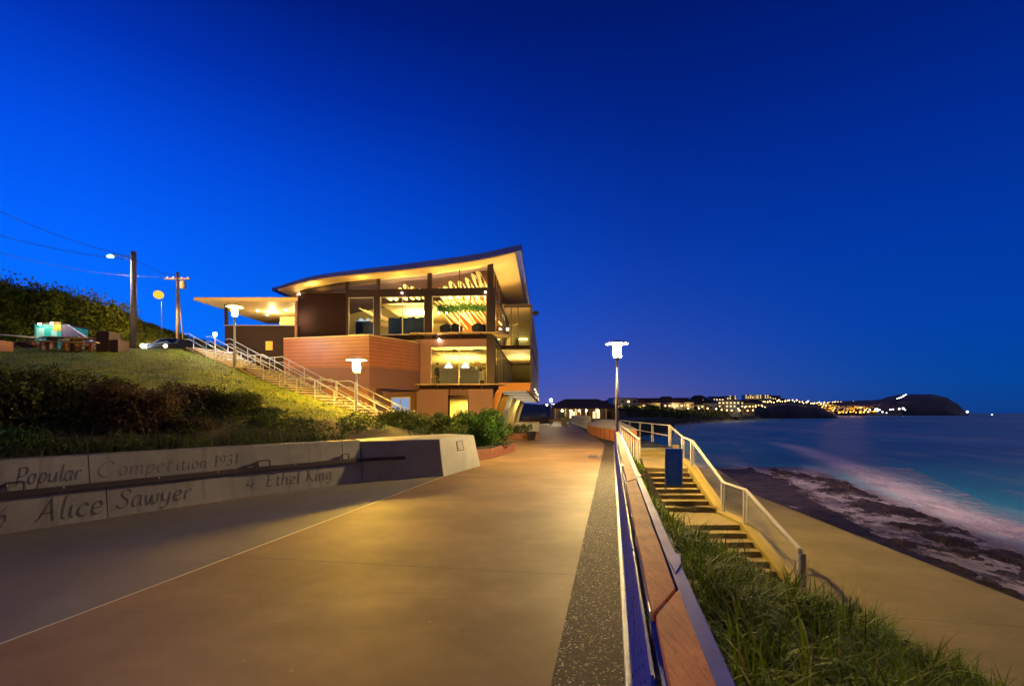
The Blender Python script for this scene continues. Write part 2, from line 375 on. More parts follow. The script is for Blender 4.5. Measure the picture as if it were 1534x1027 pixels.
M['far_land'] = mat('dune_scrub', (.06,.09,.03), .95, var=.5, scale=.05, bump=.5, bscale=.4, c2=(.02,.02,.012))
M['far_dark'] = mat('hazed_headland', (.035,.04,.08), .95, var=.4, scale=.01, bump=.4, bscale=.05)  # bluish distance haze put into the base colour
M['hillside'] = mat('hillside_soil', (.03,.03,.012), .95, var=.4, scale=.5, bump=.8, bscale=3)

# ---------------------------------------------------------------- camera
cam = bpy.data.cameras.new('camera'); co = bpy.data.objects.new('camera', cam); COL.objects.link(co)
cam.sensor_width = 36; cam.lens = 36*F/1534; cam.shift_y = (618-513.5)/1534
cam.clip_start = .05; cam.clip_end = 60000
co.location = (0,0,H); co.rotation_euler = (R(90),0,0); S.camera = co

# ---------------------------------------------------------------- dusk sky
w = bpy.data.worlds.new('World'); S.world = w; w.use_nodes = True; nt = w.node_tree; nt.nodes.clear()
wo = N(nt, 'ShaderNodeOutputWorld'); bg = N(nt, 'ShaderNodeBackground'); L(nt, bg.outputs[0], wo.inputs[0])
tc = N(nt, 'ShaderNodeTexCoord'); sp = N(nt, 'ShaderNodeSeparateXYZ'); L(nt, tc.outputs['Generated'], sp.inputs[0])
x, y, z = sp.outputs
hl = mth(nt, 'SQRT', mth(nt, 'ADD', mth(nt, 'MULTIPLY', x, x), mth(nt, 'ADD', mth(nt, 'MULTIPLY', y, y), 1e-5)))
ax = mth(nt, 'DIVIDE', x, hl); ay = mth(nt, 'DIVIDE', y, hl)
el = mth(nt, 'MAXIMUM', z, 0.0)
left = ramp(nt, [(0,(.002,.17,.95)), (.14,(0,.17,1.05)), (.27,(0,.125,1.0)), (.40,(0,.075,.78)), (.52,(0,.032,.46)), (.62,(0,.012,.22)), (.8,(.001,.006,.05)), (1,(.001,.004,.03))])
right = ramp(nt, [(0,(.002,.045,.24)), (.05,(0,.058,.33)), (.14,(0,.050,.38)), (.27,(0,.038,.36)), (.40,(0,.025,.29)), (.52,(0,.015,.21)), (.62,(0,.010,.155)), (.8,(.001,.004,.04)), (1,(.001,.004,.03))])
L(nt, el, left.inputs[0]); L(nt, el, right.inputs[0])
fac = ramp(nt, [(0,(1,1,1)), (.17,(1,1,1)), (.30,(.72,.72,.72)), (.42,(.50,.50,.50)), (.52,(.24,.24,.24)), (.64,(.06,.06,.06)), (.85,(0,0,0))])
L(nt, mth(nt, 'MULTIPLY_ADD', ax, .5, .5), fac.inputs[0])
sky = mixc(nt, right.outputs[0], left.outputs[0], fac.outputs[0])
# violet town glow low on the horizon ahead
gx = mth(nt, 'SUBTRACT', ax, .18); gl = mth(nt, 'MULTIPLY', mth(nt, 'POWER', 2.718, mth(nt, 'MULTIPLY', mth(nt, 'MULTIPLY', gx, gx), -14.0)), mth(nt, 'POWER', 2.718, mth(nt, 'MULTIPLY', el, -12.0)))
sky = mixc(nt, sky, (.19,.12,.33), mth(nt, 'MULTIPLY', mth(nt, 'MULTIPLY', gl, .66), mth(nt, 'GREATER_THAN', ay, 0.0)))
# behind the viewer the night has already come, with a warm haze over the suburbs
bk = mth(nt, 'MULTIPLY_ADD', ay, -1.3, -.25, clamp=True)
sky = mixc(nt, sky, (.016,.012,.022), bk)
L(nt, sky, bg.inputs[0]); bg.inputs[1].default_value = 1.0
ns = N(nt, 'ShaderNodeTexSky'); ns.sky_type = 'NISHITA'; ns.sun_disc = False; ns.sun_elevation = R(-5); ns.sun_rotation = R(-75)
bg2 = N(nt, 'ShaderNodeBackground'); L(nt, ns.outputs[0], bg2.inputs[0]); bg2.inputs[1].default_value = .05
ad = N(nt, 'ShaderNodeAddShader'); L(nt, bg.outputs[0], ad.inputs[0]); L(nt, bg2.outputs[0], ad.inputs[1]); L(nt, ad.outputs[0], wo.inputs[0])
sl = bpy.data.lights.new('sea_side_fill', 'SUN'); sl.energy = .30; sl.angle = R(25); sl.color = (1,.80,.80)  # soft fill added from over the sea; the sun is already down
so = bpy.data.objects.new('sea_side_fill', sl); COL.objects.link(so); so.rotation_euler = Vector((.8,.3,.55)).to_track_quat('Z','Y').to_euler()
S.view_settings.view_transform = 'Standard'; S.view_settings.look = 'None'; S.view_settings.gamma = 1; S.view_settings.exposure = 0
S.render.engine = 'CYCLES'; S.cycles.use_denoising = True; S.cycles.sample_clamp_indirect = 4; S.cycles.max_bounces = 6
S.cycles.transparent_max_bounces = 16; S.cycles.caustics_reflective = False; S.cycles.caustics_refractive = False; S.cycles.blur_glossy = .5; S.cycles.volume_bounces = 0
# ================================================================ GROUND
def sheet(name, poly, z, m, sub=False):
    b = MB(); b.add([(p[0], p[1], z) for p in poly], [tuple(range(len(poly)))])
    return tag(b.build(name, m), kind='structure')
ED = lambda y: .205*y
ground_poly = [(-70,-14),(ED(-14)+.30,-14),(ED(26)+.30,26),(8.5,26),(9.6,43),(12.5,77),(30,130),(60,180),(-120,180),(-120,75),(-13,34),(-13,20),(-30,10),(-70,0)]
sheet('ground', ground_poly, -.03, M['asphalt'])
path_poly = [(-13,-12),(ED(-12)-.405,-12),(ED(28)-.405,28),(6.1,36),(6.78,43.8),(9.8,77),(-2,77),(-1.5,34),(-13,34)]
sheet('path', path_poly, 0, M['path'])
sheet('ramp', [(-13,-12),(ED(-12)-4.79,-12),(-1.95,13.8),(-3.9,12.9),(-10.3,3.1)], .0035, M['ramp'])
sheet('pebble_strip', [(ED(-12)-.405,-12),(ED(-12)+.20,-12),(ED(29)+.2,29),(7.0,36),(8.4,46),(7.1,46),(6.78,43.8),(6.1,36),(ED(28)-.405,28)], .004, M['pebble'])
# expansion joints of the promenade
jb = MB()
def strip(b, p, q, w, z):
    d = Vector((q[0]-p[0], q[1]-p[1])); n = Vector((-d.y, d.x)).normalized()*w/2
    b.add([(p[0]-n.x,p[1]-n.y,z),(p[0]+n.x,p[1]+n.y,z),(q[0]+n.x,q[1]+n.y,z),(q[0]-n.x,q[1]-n.y,z)], [(0,3,2,1)])
strip(jb, (ED(-8)-4.77,-8), (-1.93,13.8), .028, .004)
j1 = jb.build('path_joint', M['joint']); tag(j1, kind='structure')
jb = MB()
for yy in (-3, 1.9, 5.4, 9.6, 13.8, 18.0, 22.0, 26.5, 31.5, 38):
    strip(jb, (ED(yy)-.42, yy), (ED(yy-1)-4.7, yy+.75 if yy != 13.8 else yy), .018, .005)
tag(jb.build('path_expansion_joint', M['joint_dark']), kind='structure')
# kerb edge under the balustrade
kb = MB(); 
k0, k1 = -11, 27
kb.prism([(ED(k0)+.085,k0),(ED(k0)+.215,k0),(ED(k1)+.215,k1),(ED(k1)+.085,k1)], -.4, .055)
tag(kb.build('kerb', M['galv'], bevel=.008), kind='structure')
# lower seaside path and its sea wall
LZ = -2.75
lp = [(5.2,-10),(10.8,-10),(12.36,11.8),(13.5,27.2),(15.3,34),(16.5,39),(14,39),(9.6,33),(8.9,26.6),(5.2,26.6)]
sheet('lower_path', lp, LZ, M['lowpath'])
b = MB()
for yy in (7.3, 11.0, 15.3, 20.5, 27.0):
    strip(b, (7.6, yy), (11.45+.073*yy, yy-.9), .02, LZ+.004)
tag(b.build('lower_path_joint', M['joint_dark']), kind='structure')
b = MB(); eds = [(10.8,-10),(12.36,11.8),(13.5,27.2),(15.3,34),(16.5,39),(14,39)]
for p, q in zip(eds, eds[1:]): b.bar((p[0]+.12,p[1],(LZ-6)/2-.6), (q[0]+.12,q[1],(LZ-6)/2-.6), .24, 3.2+.03)
tag(b.build('sea_wall', M['wall']), 'concrete edge wall of the lower path dropping to the rocks', 'sea wall')
# face under the platform
b = MB(); b.prism([(ED(26)+.2,26.05),(8.45,26.05),(9.55,43),(12.4,77),(11,77),(5.6,30)], -5.5, -.04)
tag(b.build('terrace_wall', M['wall']), 'concrete terrace wall under the viewing platform', 'retaining wall')

# ================================================================ SEA
SZ = -5.0
def geo(a, s, g, end):
    r = [a]; 
    while r[-1] < end: r.append(r[-1] + s); s *= g
    return r
xs = sorted(set([-x for x in geo(0, 60, 1.4, 9000)][1:] + [0, 6] + geo(8, .45, 1.022, 9000)))
ys = sorted(set([-y for y in geo(0, 4, 1.5, 800)][1:] + geo(2, .45, 1.022, 30000)))
xs = [x for x in xs if x >= -9000]
streak = [Vector(p) for p in ((62,118),(55,93),(47,72),(40,55),(35,44),(30.5,34.5),(28.5,27.5),(28.5,20),(30,8))]
def seg_d(p, poly):
    best = 1e9; bt = 0
    for i in range(len(poly)-1):
        a, c = poly[i], poly[i+1]; d = c-a; t = max(0, min(1, (p-a).dot(d)/d.length_squared)); q = a+d*t
        e = (p-q).length
        if e < best: best = e; bt = i+t
    return best, bt
def seg_side(p):
    return p.x < 21.5 + max(0, p.y-20)*.31
rock_edge = [Vector(p) for p in ((21.0,10),(21.8,20),(24.3,27.6),(27,37),(31,48),(29,61))]
vs = []; foam = []; shoal = []
for yv in ys:
    for xv in xs:
        f = 0
        zz = SZ
        if 8 < xv < 140 and 4 < yv < 220:
            p = Vector((xv, yv))
            nn = noise.noise(Vector((xv*.06, yv*.05, 3)))
            d, t = seg_d(p, streak); wdt = (1.5 if t > 1.5 else 1.0) + .04*yv*.25
            soft = noise.noise(Vector((xv*.5, yv*.12, 0)))*.5 + noise.noise(Vector((xv*1.3, yv*.3, 5)))*.25
            f = math.exp(-(max(0, d-.2)/wdt)**2) * (1.0 if t > .8 else t/.8) * max(0, 1.0+soft*.7)
            # thin wash landward of the breaker
            d2, t2 = seg_d(p, rock_edge)
            f = max(f, .26*math.exp(-(d2/2.4)**2)*max(0, .6+soft*1.6))
            ss = .34*xv+.94*yv; tt = .94*xv-.34*yv
            w2 = noise.noise(Vector((ss*.045, tt*.17, 9)))*.7 + noise.noise(Vector((ss*.12, tt*.55, 19)))*.5
            f = max(f, .34*max(0, w2+.02)*1.6)
            if xv < 32 and d2 < 14 and yv < 66 and seg_side(p): f = max(f, .26+.9*soft+.4*w2)
        if 40 < xv < 420 and 120 < yv < 620:
            w2 = noise.noise(Vector((xv*.03, yv*.006, 1)))
            f = max(f, .35*max(0, w2-.12)*2)
        if xv > 100 and yv > 60:
            w2 = noise.noise(Vector((xv*.012, yv*.02, 31))) + .5*noise.noise(Vector((xv*.05, yv*.07, 37)))
            f = max(f, .30*max(0, w2-.15)*1.6)
        shoal.append(1.0 if (8 < xv < 36 and 4 < yv < 62 and xv < 24.5 + max(0, yv-20)*.31) else 0.0); vs.append((xv, yv, zz)); foam.append(max(0, min(1, f)))
nc = len(xs)
fs = [(i*nc+j, i*nc+j+1, (i+1)*nc+j+1, (i+1)*nc+j) for i in range(len(ys)-1) for j in range(nc-1)]
me = bpy.data.meshes.new('sea'); me.from_pydata(vs, [], fs)
at = me.attributes.new('foam', 'FLOAT', 'POINT'); at.data.foreach_set('value', foam); at2 = me.attributes.new('shoal', 'FLOAT', 'POINT'); at2.data.foreach_set('value', shoal)
m, nt, out = nodes('long_exposure_sea')
bs = N(nt, 'ShaderNodeBsdfPrincipled'); bs.inputs['IOR'].default_value = 1.33
tc = N(nt, 'ShaderNodeTexCoord'); a = N(nt, 'ShaderNodeAttribute'); a.attribute_name = 'foam'
mp = N(nt, 'ShaderNodeMapping'); mp.inputs['Scale'].default_value = (.9, .35, 1); mp.inputs['Rotation'].default_value = (0,0,R(-22)); L(nt, tc.outputs['Object'], mp.inputs[0])
n1 = N(nt, 'ShaderNodeTexNoise', Scale=.8, Detail=8.0, Roughness=.6, Distortion=.8); L(nt, mp.outputs[0], n1.inputs['Vector'])
n2 = N(nt, 'ShaderNodeTexNoise', Scale=.05, Detail=4.0, Roughness=.55); L(nt, mp.outputs[0], n2.inputs['Vector'])
water = mixc(nt, (.022,.25,.36), (.05,.44,.47), mth(nt, 'MULTIPLY_ADD', n2.outputs[0], 3.0, -1.1, clamp=True))
a2 = N(nt, 'ShaderNodeAttribute'); a2.attribute_name = 'shoal'; water = mixc(nt, water, (.07,.05,.06), a2.outputs['Fac'])
ff = mth(nt, 'MULTIPLY', a.outputs['Fac'], mth(nt, 'MULTIPLY_ADD', n1.outputs[0], .7, .62), clamp=True)
col = mixc(nt, water, (.88,.76,.74), ff); L(nt, col, bs.inputs['Base Color'])
L(nt, mth(nt, 'MULTIPLY_ADD', ff, .4, .52, clamp=True), bs.inputs['Roughness'])
bp = N(nt, 'ShaderNodeBump', Strength=.35, Distance=.3); L(nt, n1.outputs[0], bp.inputs['Height']); L(nt, bp.outputs[0], bs.inputs['Normal'])
L(nt, bs.outputs[0], out.inputs[0]); me.materials.append(m); M['sea'] = m
me.polygons.foreach_set('use_smooth', [True]*len(me.polygons))
o = bpy.data.objects.new('sea', me); COL.objects.link(o); tag(o, kind='structure')

# rock shelf
rows = []
yy = 6.0
while yy < 64:
    row = []
    if yy < 20: xe = 21.3
    elif yy < 37: xe = 21.8 + (yy-20)*.31
    elif yy < 48: xe = 27 + (yy-37)*.36
    else: xe = 31 - (yy-48)*.15
    x0 = (11.6+.073*yy) if yy < 27.2 else (13.6 + (yy-27.2)*.26)
    if yy > 40: x0 = 16.9 + (yy-40)*.42
    k = 110
    for j in range(k+1):
        t = j/k; xx = x0 + (xe+2.5-x0)*t
        h = noise.fractal(Vector((xx*.55, yy*.62, 2)), .8, 2.2, 7)*.34
        ter = noise.fractal(Vector((xx*.9, yy*.22, 12)), .9, 2.0, 4)
        base = -4.86 if t < .50 else (-4.86-.12*min(1,(t-.50)/.06))
        ridge = .20*math.exp(-((t-.80)/.10)**2)*(.6+noise.noise(Vector((xx*.35, yy*.5, 4)))*1.6)
        z = base + (h*.75 if t > .5 else h*.10) + ridge + round(ter*2.5)*.07*(1 if t > .5 else .1)
        if t > .54 and t < .70: z -= .03
        if t > .92: z -= (t-.92)*9
        if yy > 58: z -= (yy-58)*.2
        row.append((xx, yy, z))
    rows.append(row); yy += .22 if yy < 30 else .34
b = MB().grid(rows)
tag(b.build('rock_shelf', M['rockm'], smooth=False), kind='structure')
# foam washing over the shelf
rows = []
yy = 12
while yy < 60:
    rows.append([(14.5+.07*yy + t*(.36*yy if yy>30 else 10)/24*1.4, yy, -4.895 + .02*math.sin(yy+t)) for t in range(25)]); yy += .8
M['foam'] = None
m, nt, out = nodes('thin_foam'); bs = N(nt, 'ShaderNodeBsdfPrincipled', Roughness=.6); bs.inputs['Base Color'].default_value = (.62,.52,.55,1)
tc = N(nt, 'ShaderNodeTexCoord'); mp = N(nt, 'ShaderNodeMapping'); mp.inputs['Scale'].default_value = (1, .5, 1); mp.inputs['Rotation'].default_value = (0,0,R(-30)); L(nt, tc.outputs['Object'], mp.inputs[0])
n1 = N(nt, 'ShaderNodeTexNoise', Scale=1.2, Detail=9.0, Roughness=.65, Distortion=1.5); L(nt, mp.outputs[0], n1.inputs['Vector'])
n0 = N(nt, 'ShaderNodeTexNoise', Scale=.16, Detail=2.0); L(nt, tc.outputs['Object'], n0.inputs['Vector'])
tr = N(nt, 'ShaderNodeBsdfTransparent'); mx = N(nt, 'ShaderNodeMixShader')
al = mth(nt, 'MULTIPLY', mth(nt, 'MULTIPLY_ADD', n1.outputs[0], 4.5, -1.9, clamp=True), mth(nt, 'MULTIPLY_ADD', n0.outputs[0], 4, -1.2, clamp=True))
L(nt, mth(nt, 'MULTIPLY', al, .8), mx.inputs[0]); L(nt, tr.outputs[0], mx.inputs[1]); L(nt, bs.outputs[0], mx.inputs[2]); L(nt, mx.outputs[0], out.inputs[0])
tag(MB().grid(rows).build('sea_foam', m), kind='stuff')

# ================================================================ RIGHT BANK with long grass
top = [(ED(y)+.28, y, -.12) for y in (-10,-2,2,5,8,11,14,17,20,23,26)]
bot = [(7.45,-10,LZ-.05),(7.45,-2,LZ-.05),(7.45,2,LZ-.05),(7.45,5,LZ-.05),(7.4,8.3,LZ-.05),(6.9,10.8,LZ-.05),(5.33,13.2,-2.60),(5.35,16.5,-1.72),(5.35,19.4,-.45),(5.85,22.5,-.45),(6.2,26,-.05)]
rows = []
for i in range(len(top)-1):
    for s in range(6):
        t = s/6; a = Vector(top[i]).lerp(Vector(top[i+1]), t); c = Vector(bot[i]).lerp(Vector(bot[i+1]), t)
        row = []
        for j in range(17):
            u = j/16; p = a.lerp(c, u); p.z += .22*math.sin(math.pi*u)*(.6+.8*noise.noise(Vector((p.x*.5, p.y*.5, 0)))) * min(1, (c-a).length/3) * (1 if p.y < 7 else max(-1.6, 1-(p.y-7)*.9))
            row.append(p)
        rows.append(row)
bank = MB().grid(rows); 
tag(bank.build('bank', M['soil']), kind='structure')
bvh_bank = BVHTree.FromPolygons([Vector(v) for v in bank.v], bank.f)
def drop(bvh, x, y, z=60):
    h = bvh.ray_cast(Vector((x, y, z)), Vector((0,0,-1)))
    return h[0]
def blade(b, p, ang, ln, w, lean, curl=1.0, nseg=4):
    d = Vector((math.cos(ang), math.sin(ang), 0)); s = Vector((-d.y, d.x, 0))
    b0 = len(b.v); pts = []
    for k in range(nseg+1):
        t = k/nseg
        th = lean*(t**1.3)*curl
        c = p + d*(ln*t*math.sin(th)) + Vector((0,0,ln*t*math.cos(th)))
        ww = w*(1-t**1.6)*.5 + .0004
        b.v.append(tuple(c - s*ww)); b.v.append(tuple(c + s*ww))
    for k in range(nseg): b.f.append([b0+2*k, b0+2*k+1, b0+2*k+3, b0+2*k+2]); b.m.append(0)
rnd = random.Random(3)
g = MB(); near = 0
for i in range(2300):
    yv = rnd.uniform(.4, 25.5)**1.0
    if rnd.random() < .35: yv = rnd.uniform(.4, 9)
    xa = ED(yv)+.42
    xb = 7.25 if yv < 9 else (7.25 - (yv-9)*.55 if yv < 12.6 else 5.05)
    if yv > 19.4: xb = 5.3+(yv-19.4)*.13
    if xb <= xa: continue
    xv = rnd.uniform(xa, xb)
    q = drop(bvh_bank, xv, yv)
    if not q: continue
    if xv < xa+.5 and yv < 3: continue
    sc = rnd.uniform(.55, 1.1)*(.62 if xv < xa+.6 else 1)
    if noise.noise(Vector((xv*.7, yv*.7, 7))) < -.18: sc *= .65
    if yv > 15: sc *= .7
    if yv > 8 and xv > 4.2: sc *= .40
    if noise.noise(Vector((xv*1.6, yv*1.6, 17))) < -.22: continue
    nb = 22 if yv < 10 else 16
    hue = rnd.uniform(.7,1.15)
    for k in range(nb):
        an = rnd.uniform(0, 2*math.pi)
        o = q + Vector((rnd.gauss(0,.06), rnd.gauss(0,.06), -.03))
        blade(g, o, an, sc*rnd.uniform(.35,.95), rnd.uniform(.016,.036)*(1 if yv < 10 else 1.35), rnd.uniform(.35,1.9)*hue, nseg=5)
tag(g.build('long_grass', M['blade']), kind='stuff')
# broad-leaved ground cover patch between the grass and the steps
def leafquad(b, c, n, s, asp=.5, bend=.25):
    n = n.normalized(); u = n.cross(Vector((0,0,1)) if abs(n.z) < .9 else Vector((1,0,0))).normalized()
    a = rnd.uniform(0, 6.28); e = u*math.cos(a) + n.cross(u)*math.sin(a); f = n.cross(e)
    b.add([c-e*s, c-f*s*asp+n*s*bend, c+e*s, c+f*s*asp+n*s*bend], [(0,1,2,3)])
g = MB()
for i in range(15000):
    yv = rnd.uniform(4, 14.5); xv = rnd.uniform(ED(yv)+1.2, 7.35)
    dd = noise.noise(Vector((xv*.6, yv*.45, 44)))
    edge = 7.4-xv
    if dd < -.02 + min(edge, 2.5)*.09: continue
    q = drop(bvh_bank, xv, yv)
    if not q: continue
    leafquad(g, q + Vector((0,0,rnd.uniform(.05,.42))), Vector((rnd.gauss(0,.6), rnd.gauss(0,.6), 1)), rnd.uniform(.025,.055))
tag(g.build('ground_cover', M['shrub_sil']), kind='stuff')
# big tuft at the path edge, standing clear of the rest
def tuft(name, x, y, z, h, n, spread, label, m='blade'):
    b = MB()
    for k in range(n):
        an = rnd.uniform(0, 6.28); blade(b, Vector((x+rnd.gauss(0,spread), y+rnd.gauss(0,spread), z-.05)), an, h*rnd.uniform(.5,1.15), .014, rnd.uniform(.15,1.0))
    return tag(b.build(name, M[m]), label, 'grass tuft')
tuft('grass_tuft', 7.0, 9.5, LZ+.02, 1.0, 170, .17, 'tall spiky grass tuft rising at the outer edge of the lower bank')
tuft('grass_tuft', 7.35, 8.55, LZ+.0, .6, 110, .16, 'short drooping grass tuft leaning over the lower concrete path')

# ================================================================ FOREGROUND BALUSTRADE
Y0, Y1 = -6.0, 26.5
bal = thing('promenade_balustrade', 'long steel balustrade with a flat weathered timber top rail beside the pebble strip', 'balustrade', (0,0,0))
TZ = 1.05
# timber boards with angled joints
yb = [-8.4, -4.9, -1.45, 1.95, 5.4, 8.7, 12.1, 15.5, 18.9, 22.3, 25.6]
for i in range(len(yb)-1):
    a, c = yb[i]+.012, yb[i+1]-.012
    jog = (.000 if i % 2 else .010); tz = .004*(i % 3)
    b = MB(); k = .30
    l0, r0 = .152+jog, .273+jog
    n = 14; vv = []
    for j in range(n+1):
        t = j/n
        for side in (0, 1):
            xo = l0 if side == 0 else r0
            y0 = a - .14 + (.27 if side else 0); y1 = c - .14 + (.27 if side else 0)
            y = y0 + (y1-y0)*t
            wob = .0015*math.sin(j*1.7+i)
            vv += [(ED(y)+xo+wob, y, TZ-.035), (ED(y)+xo+wob, y, TZ+tz+.003*math.sin(j*.9+i*2))]
    fsx = []
    for j in range(n):
        q = j*4; w_ = q+4
        fsx += [(q, w_, w_+1, q+1), (q+2, q+3, w_+3, w_+2), (q+1, w_+1, w_+3, q+3), (q, q+2, w_+2, w_)]
    fsx += [(0,1,3,2), (n*4, n*4+2, n*4+3, n*4+1)]
    b.add(vv, fsx)
    tb = b.build('timber_board', M['timber'], bal, bevel=.004)
    tb.data.materials.clear(); tb.data.materials.append(M['timber'])
b = MB()
def along(b, x0, x1, z0, z1, ya=Y0, yb_=Y1):
    b.prism([(ED(ya)+x0,ya),(ED(ya)+x1,ya),(ED(yb_)+x1,yb_),(ED(yb_)+x0,yb_)], z0, z1)
along(b, .285, .292, .88, 1.045); along(b, .150, .292, .985, .993)
b.build('rail_channel', M['steel_panel'], bal)
b = MB(); b.prism([(ED(Y0)+.292,Y0),(ED(Y0)+.352,Y0),(ED(Y1)+.352,Y1),(ED(Y1)+.292,Y1)], 1.020, 1.028)
for yv in [2.35, 5.8, 9.1, 12.5, 15.9]:  # folded lip plates at the channel joints
    b.prism([(ED(yv)+.30,yv-.02),(ED(yv)+.375,yv+.12),(ED(yv+.3)+.372,yv+.3),(ED(yv+.3)+.30,yv+.34)], .93, 1.034)
b.build('side_flange', M['steel_panel'], bal, bevel=.003)
pan = MB()
for i in range(22):
    ya = -5.9 + i*1.5; yc = ya+1.44
    if yc > Y1: break
    pan.prism([(ED(ya)+.138,ya),(ED(ya)+.142,ya),(ED(yc)+.142,yc),(ED(yc)+.138,yc)], .12, .93)
    pan.prism([(ED(ya)+.128,ya),(ED(ya)+.137,ya),(ED(yc)+.137,yc),(ED(yc)+.128,yc)], .10, .14)
    pan.prism([(ED(ya)+.128,ya),(ED(ya)+.137,ya),(ED(yc)+.137,yc),(ED(yc)+.128,yc)], .90, .94)
pan.build('infill_panel', M['steel_panel'], bal)
bb = MB()
for i in range(60):
    y = .7 + i*.13
    if y > 9: break
    for zz in ((.55,.70) if i % 3 else (.40,.55,.70)):
        bb.tube((ED(y)+.1370, y, zz), (ED(y)+.1345, y+.0, zz), .008, n=6)
tag(bb.build('rivet', M['black'], bal), kind='stuff')
for i in range(20):
    y = 1.92 + (i-3)*1.7
    if y > Y1: break
    b = MB(); b.box(-.004,.004,-.035,.035,.0,.985)
    b.box(.012,.020,-.035,.035,.0,.985); b.box(-.01,.09,-.05,.05,.975,.984); b.box(-.03,.06,-.06,.06,0,.012)
    p = b.build('post', M['galv'], bal, loc=(ED(y)+.155, y, .055)); p.rotation_euler.z = R(-11.6)

# ================================================================ RAIL HELPERS + RIGHT STAIRS
def wire_rail(root, pts, h=1.0, post_every=None, posts=None, wires=9, cap_w=.10, midrail=False, m='rail_paint'):
    """pts: list of floor points; rail follows them at height h"""
    up = Vector((0,0,h)); b = MB()
    for p, q in zip(pts, pts[1:]):
        b.bar(Vector(p)+up, Vector(q)+up, cap_w, .05)
    b.build('top_rail', M[m], root)
    if wires:
        b = MB()
        for p, q in zip(pts, pts[1:]):
            for k in range(wires):
                z = Vector((0,0,.10 + k*(h-.17)/wires)); b.tube(Vector(p)+z, Vector(q)+z, .0055, n=4, caps=False)
        b.build('wire', M['wire'], root)
    if midrail:
        b = MB()
        for p, q in zip(pts, pts[1:]):
            z = Vector((0,0,h*.5)); b.bar(Vector(p)+z, Vector(q)+z, .04, .05)
        b.build('mid_rail', M[m], root)
    for p in (posts if posts is not None else pts):
        b = MB(); b.box(-.055,-.030,-.04,.04,0,h-.02); b.box(.030,.055,-.04,.04,0,h-.02); b.box(-.07,.07,-.06,.06,0,.01)
        b.build('post', M[m], root, loc=p)
st = thing('concrete_staircase', 'broad concrete staircase going down the bank to the lower seaside path', 'stairs', (6.3,19.5,-.34))
b = MB()
# upper flight (3 steps), heading down toward the viewer
def oq(b, y0, y1, zt, zb, xl0, xr0, xl1, xr1):
    b.prism([(xl0,y0),(xr0,y0),(xr1,y1),(xl1,y1)], zb, zt)
xl = lambda y: 5.35 if y < 19.5 else 5.35+(y-19.5)*.22
xr = lambda y: 7.10 if y < 19.5 else 7.10+(y-19.5)*.22
def steps(b, y_hi, z_hi, n, rise, going, nose=.03):
    for i in range(n):
        ya = y_hi - going*(i+1); yc = y_hi - going*i; zt = z_hi - rise*(i+1)
        oq(b, ya, yc+.02, zt-.06, zt-.9, xl(ya), xr(ya), xl(yc), xr(yc))
        oq(b, ya-nose, yc-.001, zt, zt-.058, xl(ya), xr(ya)-.002, xl(yc), xr(yc)-.002)
    return y_hi - going*n, z_hi - rise*n
y, z = steps(b, 26.0, 0.0, 3, .15, .40)
oq(b, 19.9, y, z-.002, z-.9, xl(19.9), xr(19.9), xl(y), xr(y)); z0 = z
y, z = steps(b, 19.9, z, 8, .155, .385)
oq(b, 15.2, y-.002, z-.002, z-.9, 5.35, 7.10, 5.35, 7.10)
y, z = steps(b, 15.2, z, 6, .155, .42)
for i in range(len(b.v)): v = b.v[i]; b.v[i] = (v[0]-6.3, v[1]-19.5, v[2]+.34)
b.build('steps', M['tread'], st, bevel=.006)
b = MB(); o_ = Vector((6.3,19.5,-.34))
prof = [(26,.10),(24.8,-.36),(19.9,-.36),(16.85,-1.60),(15.2,-1.60),(12.5,LZ+.14),(12.1,LZ+.02)]
for (ya,za),(yc,zc) in zip(prof, prof[1:]):
    for side in (0,):
        xa, xc = xr(ya)+.01, xr(yc)+.01
        b.add([Vector(p)-o_ for p in ((xa,ya,za-1.2),(xa+.36,ya,za-1.2),(xa+.36,ya,za),(xa,ya,za),(xc,yc,zc-1.2),(xc+.36,yc,zc-1.2),(xc+.36,yc,zc),(xc,yc,zc))],
              [(0,1,2,3),(7,6,5,4),(3,2,6,7),(1,5,6,2),(0,3,7,4),(0,4,5,1)])
b.build('side_kerb', M['step'], st)
sr = thing('stair_railing', 'pale steel railing with thin wires stepping down the sea side of the stairs', 'railing')
rp = [(8.5,26.2,.04),(7.92,22.6,-.36),(7.27,19.7,-.36),(7.25,16.75,-1.62),(7.25,15.15,-1.62),(7.35,12.45,LZ+.03)]
wire_rail(sr, rp, 1.04, wires=8)
b = MB(); b.box(-.07,.07,-.05,.05,0,.98); b.build('end_post', M['galv'], sr, loc=(7.36,12.36,LZ))
sr2 = thing('short_stair_railing', 'short pale railing with close uprights at the head of the stairs', 'railing')
rp = [(6.14,27.4,.02),(5.62,21.6,-.42)]
wire_rail(sr2, rp, 1.05, wires=0)
for k in range(1, 8):
    p = Vector(rp[0]).lerp(Vector(rp[1]), k/8); MB().box(-.02,.02,-.02,.02,0,1.02).build('baluster', M['rail_paint'], sr2, loc=p)
sr3 = thing('platform_railing', 'pale two bar railing along the sea edge of the viewing platform', 'railing')
wire_rail(sr3, [(8.5,26.3,0),(8.78,30.5,0),(9.05,34.5,0),(9.3,38.5,0),(9.6,43,0)], 1.12, wires=0, midrail=True, cap_w=.10)

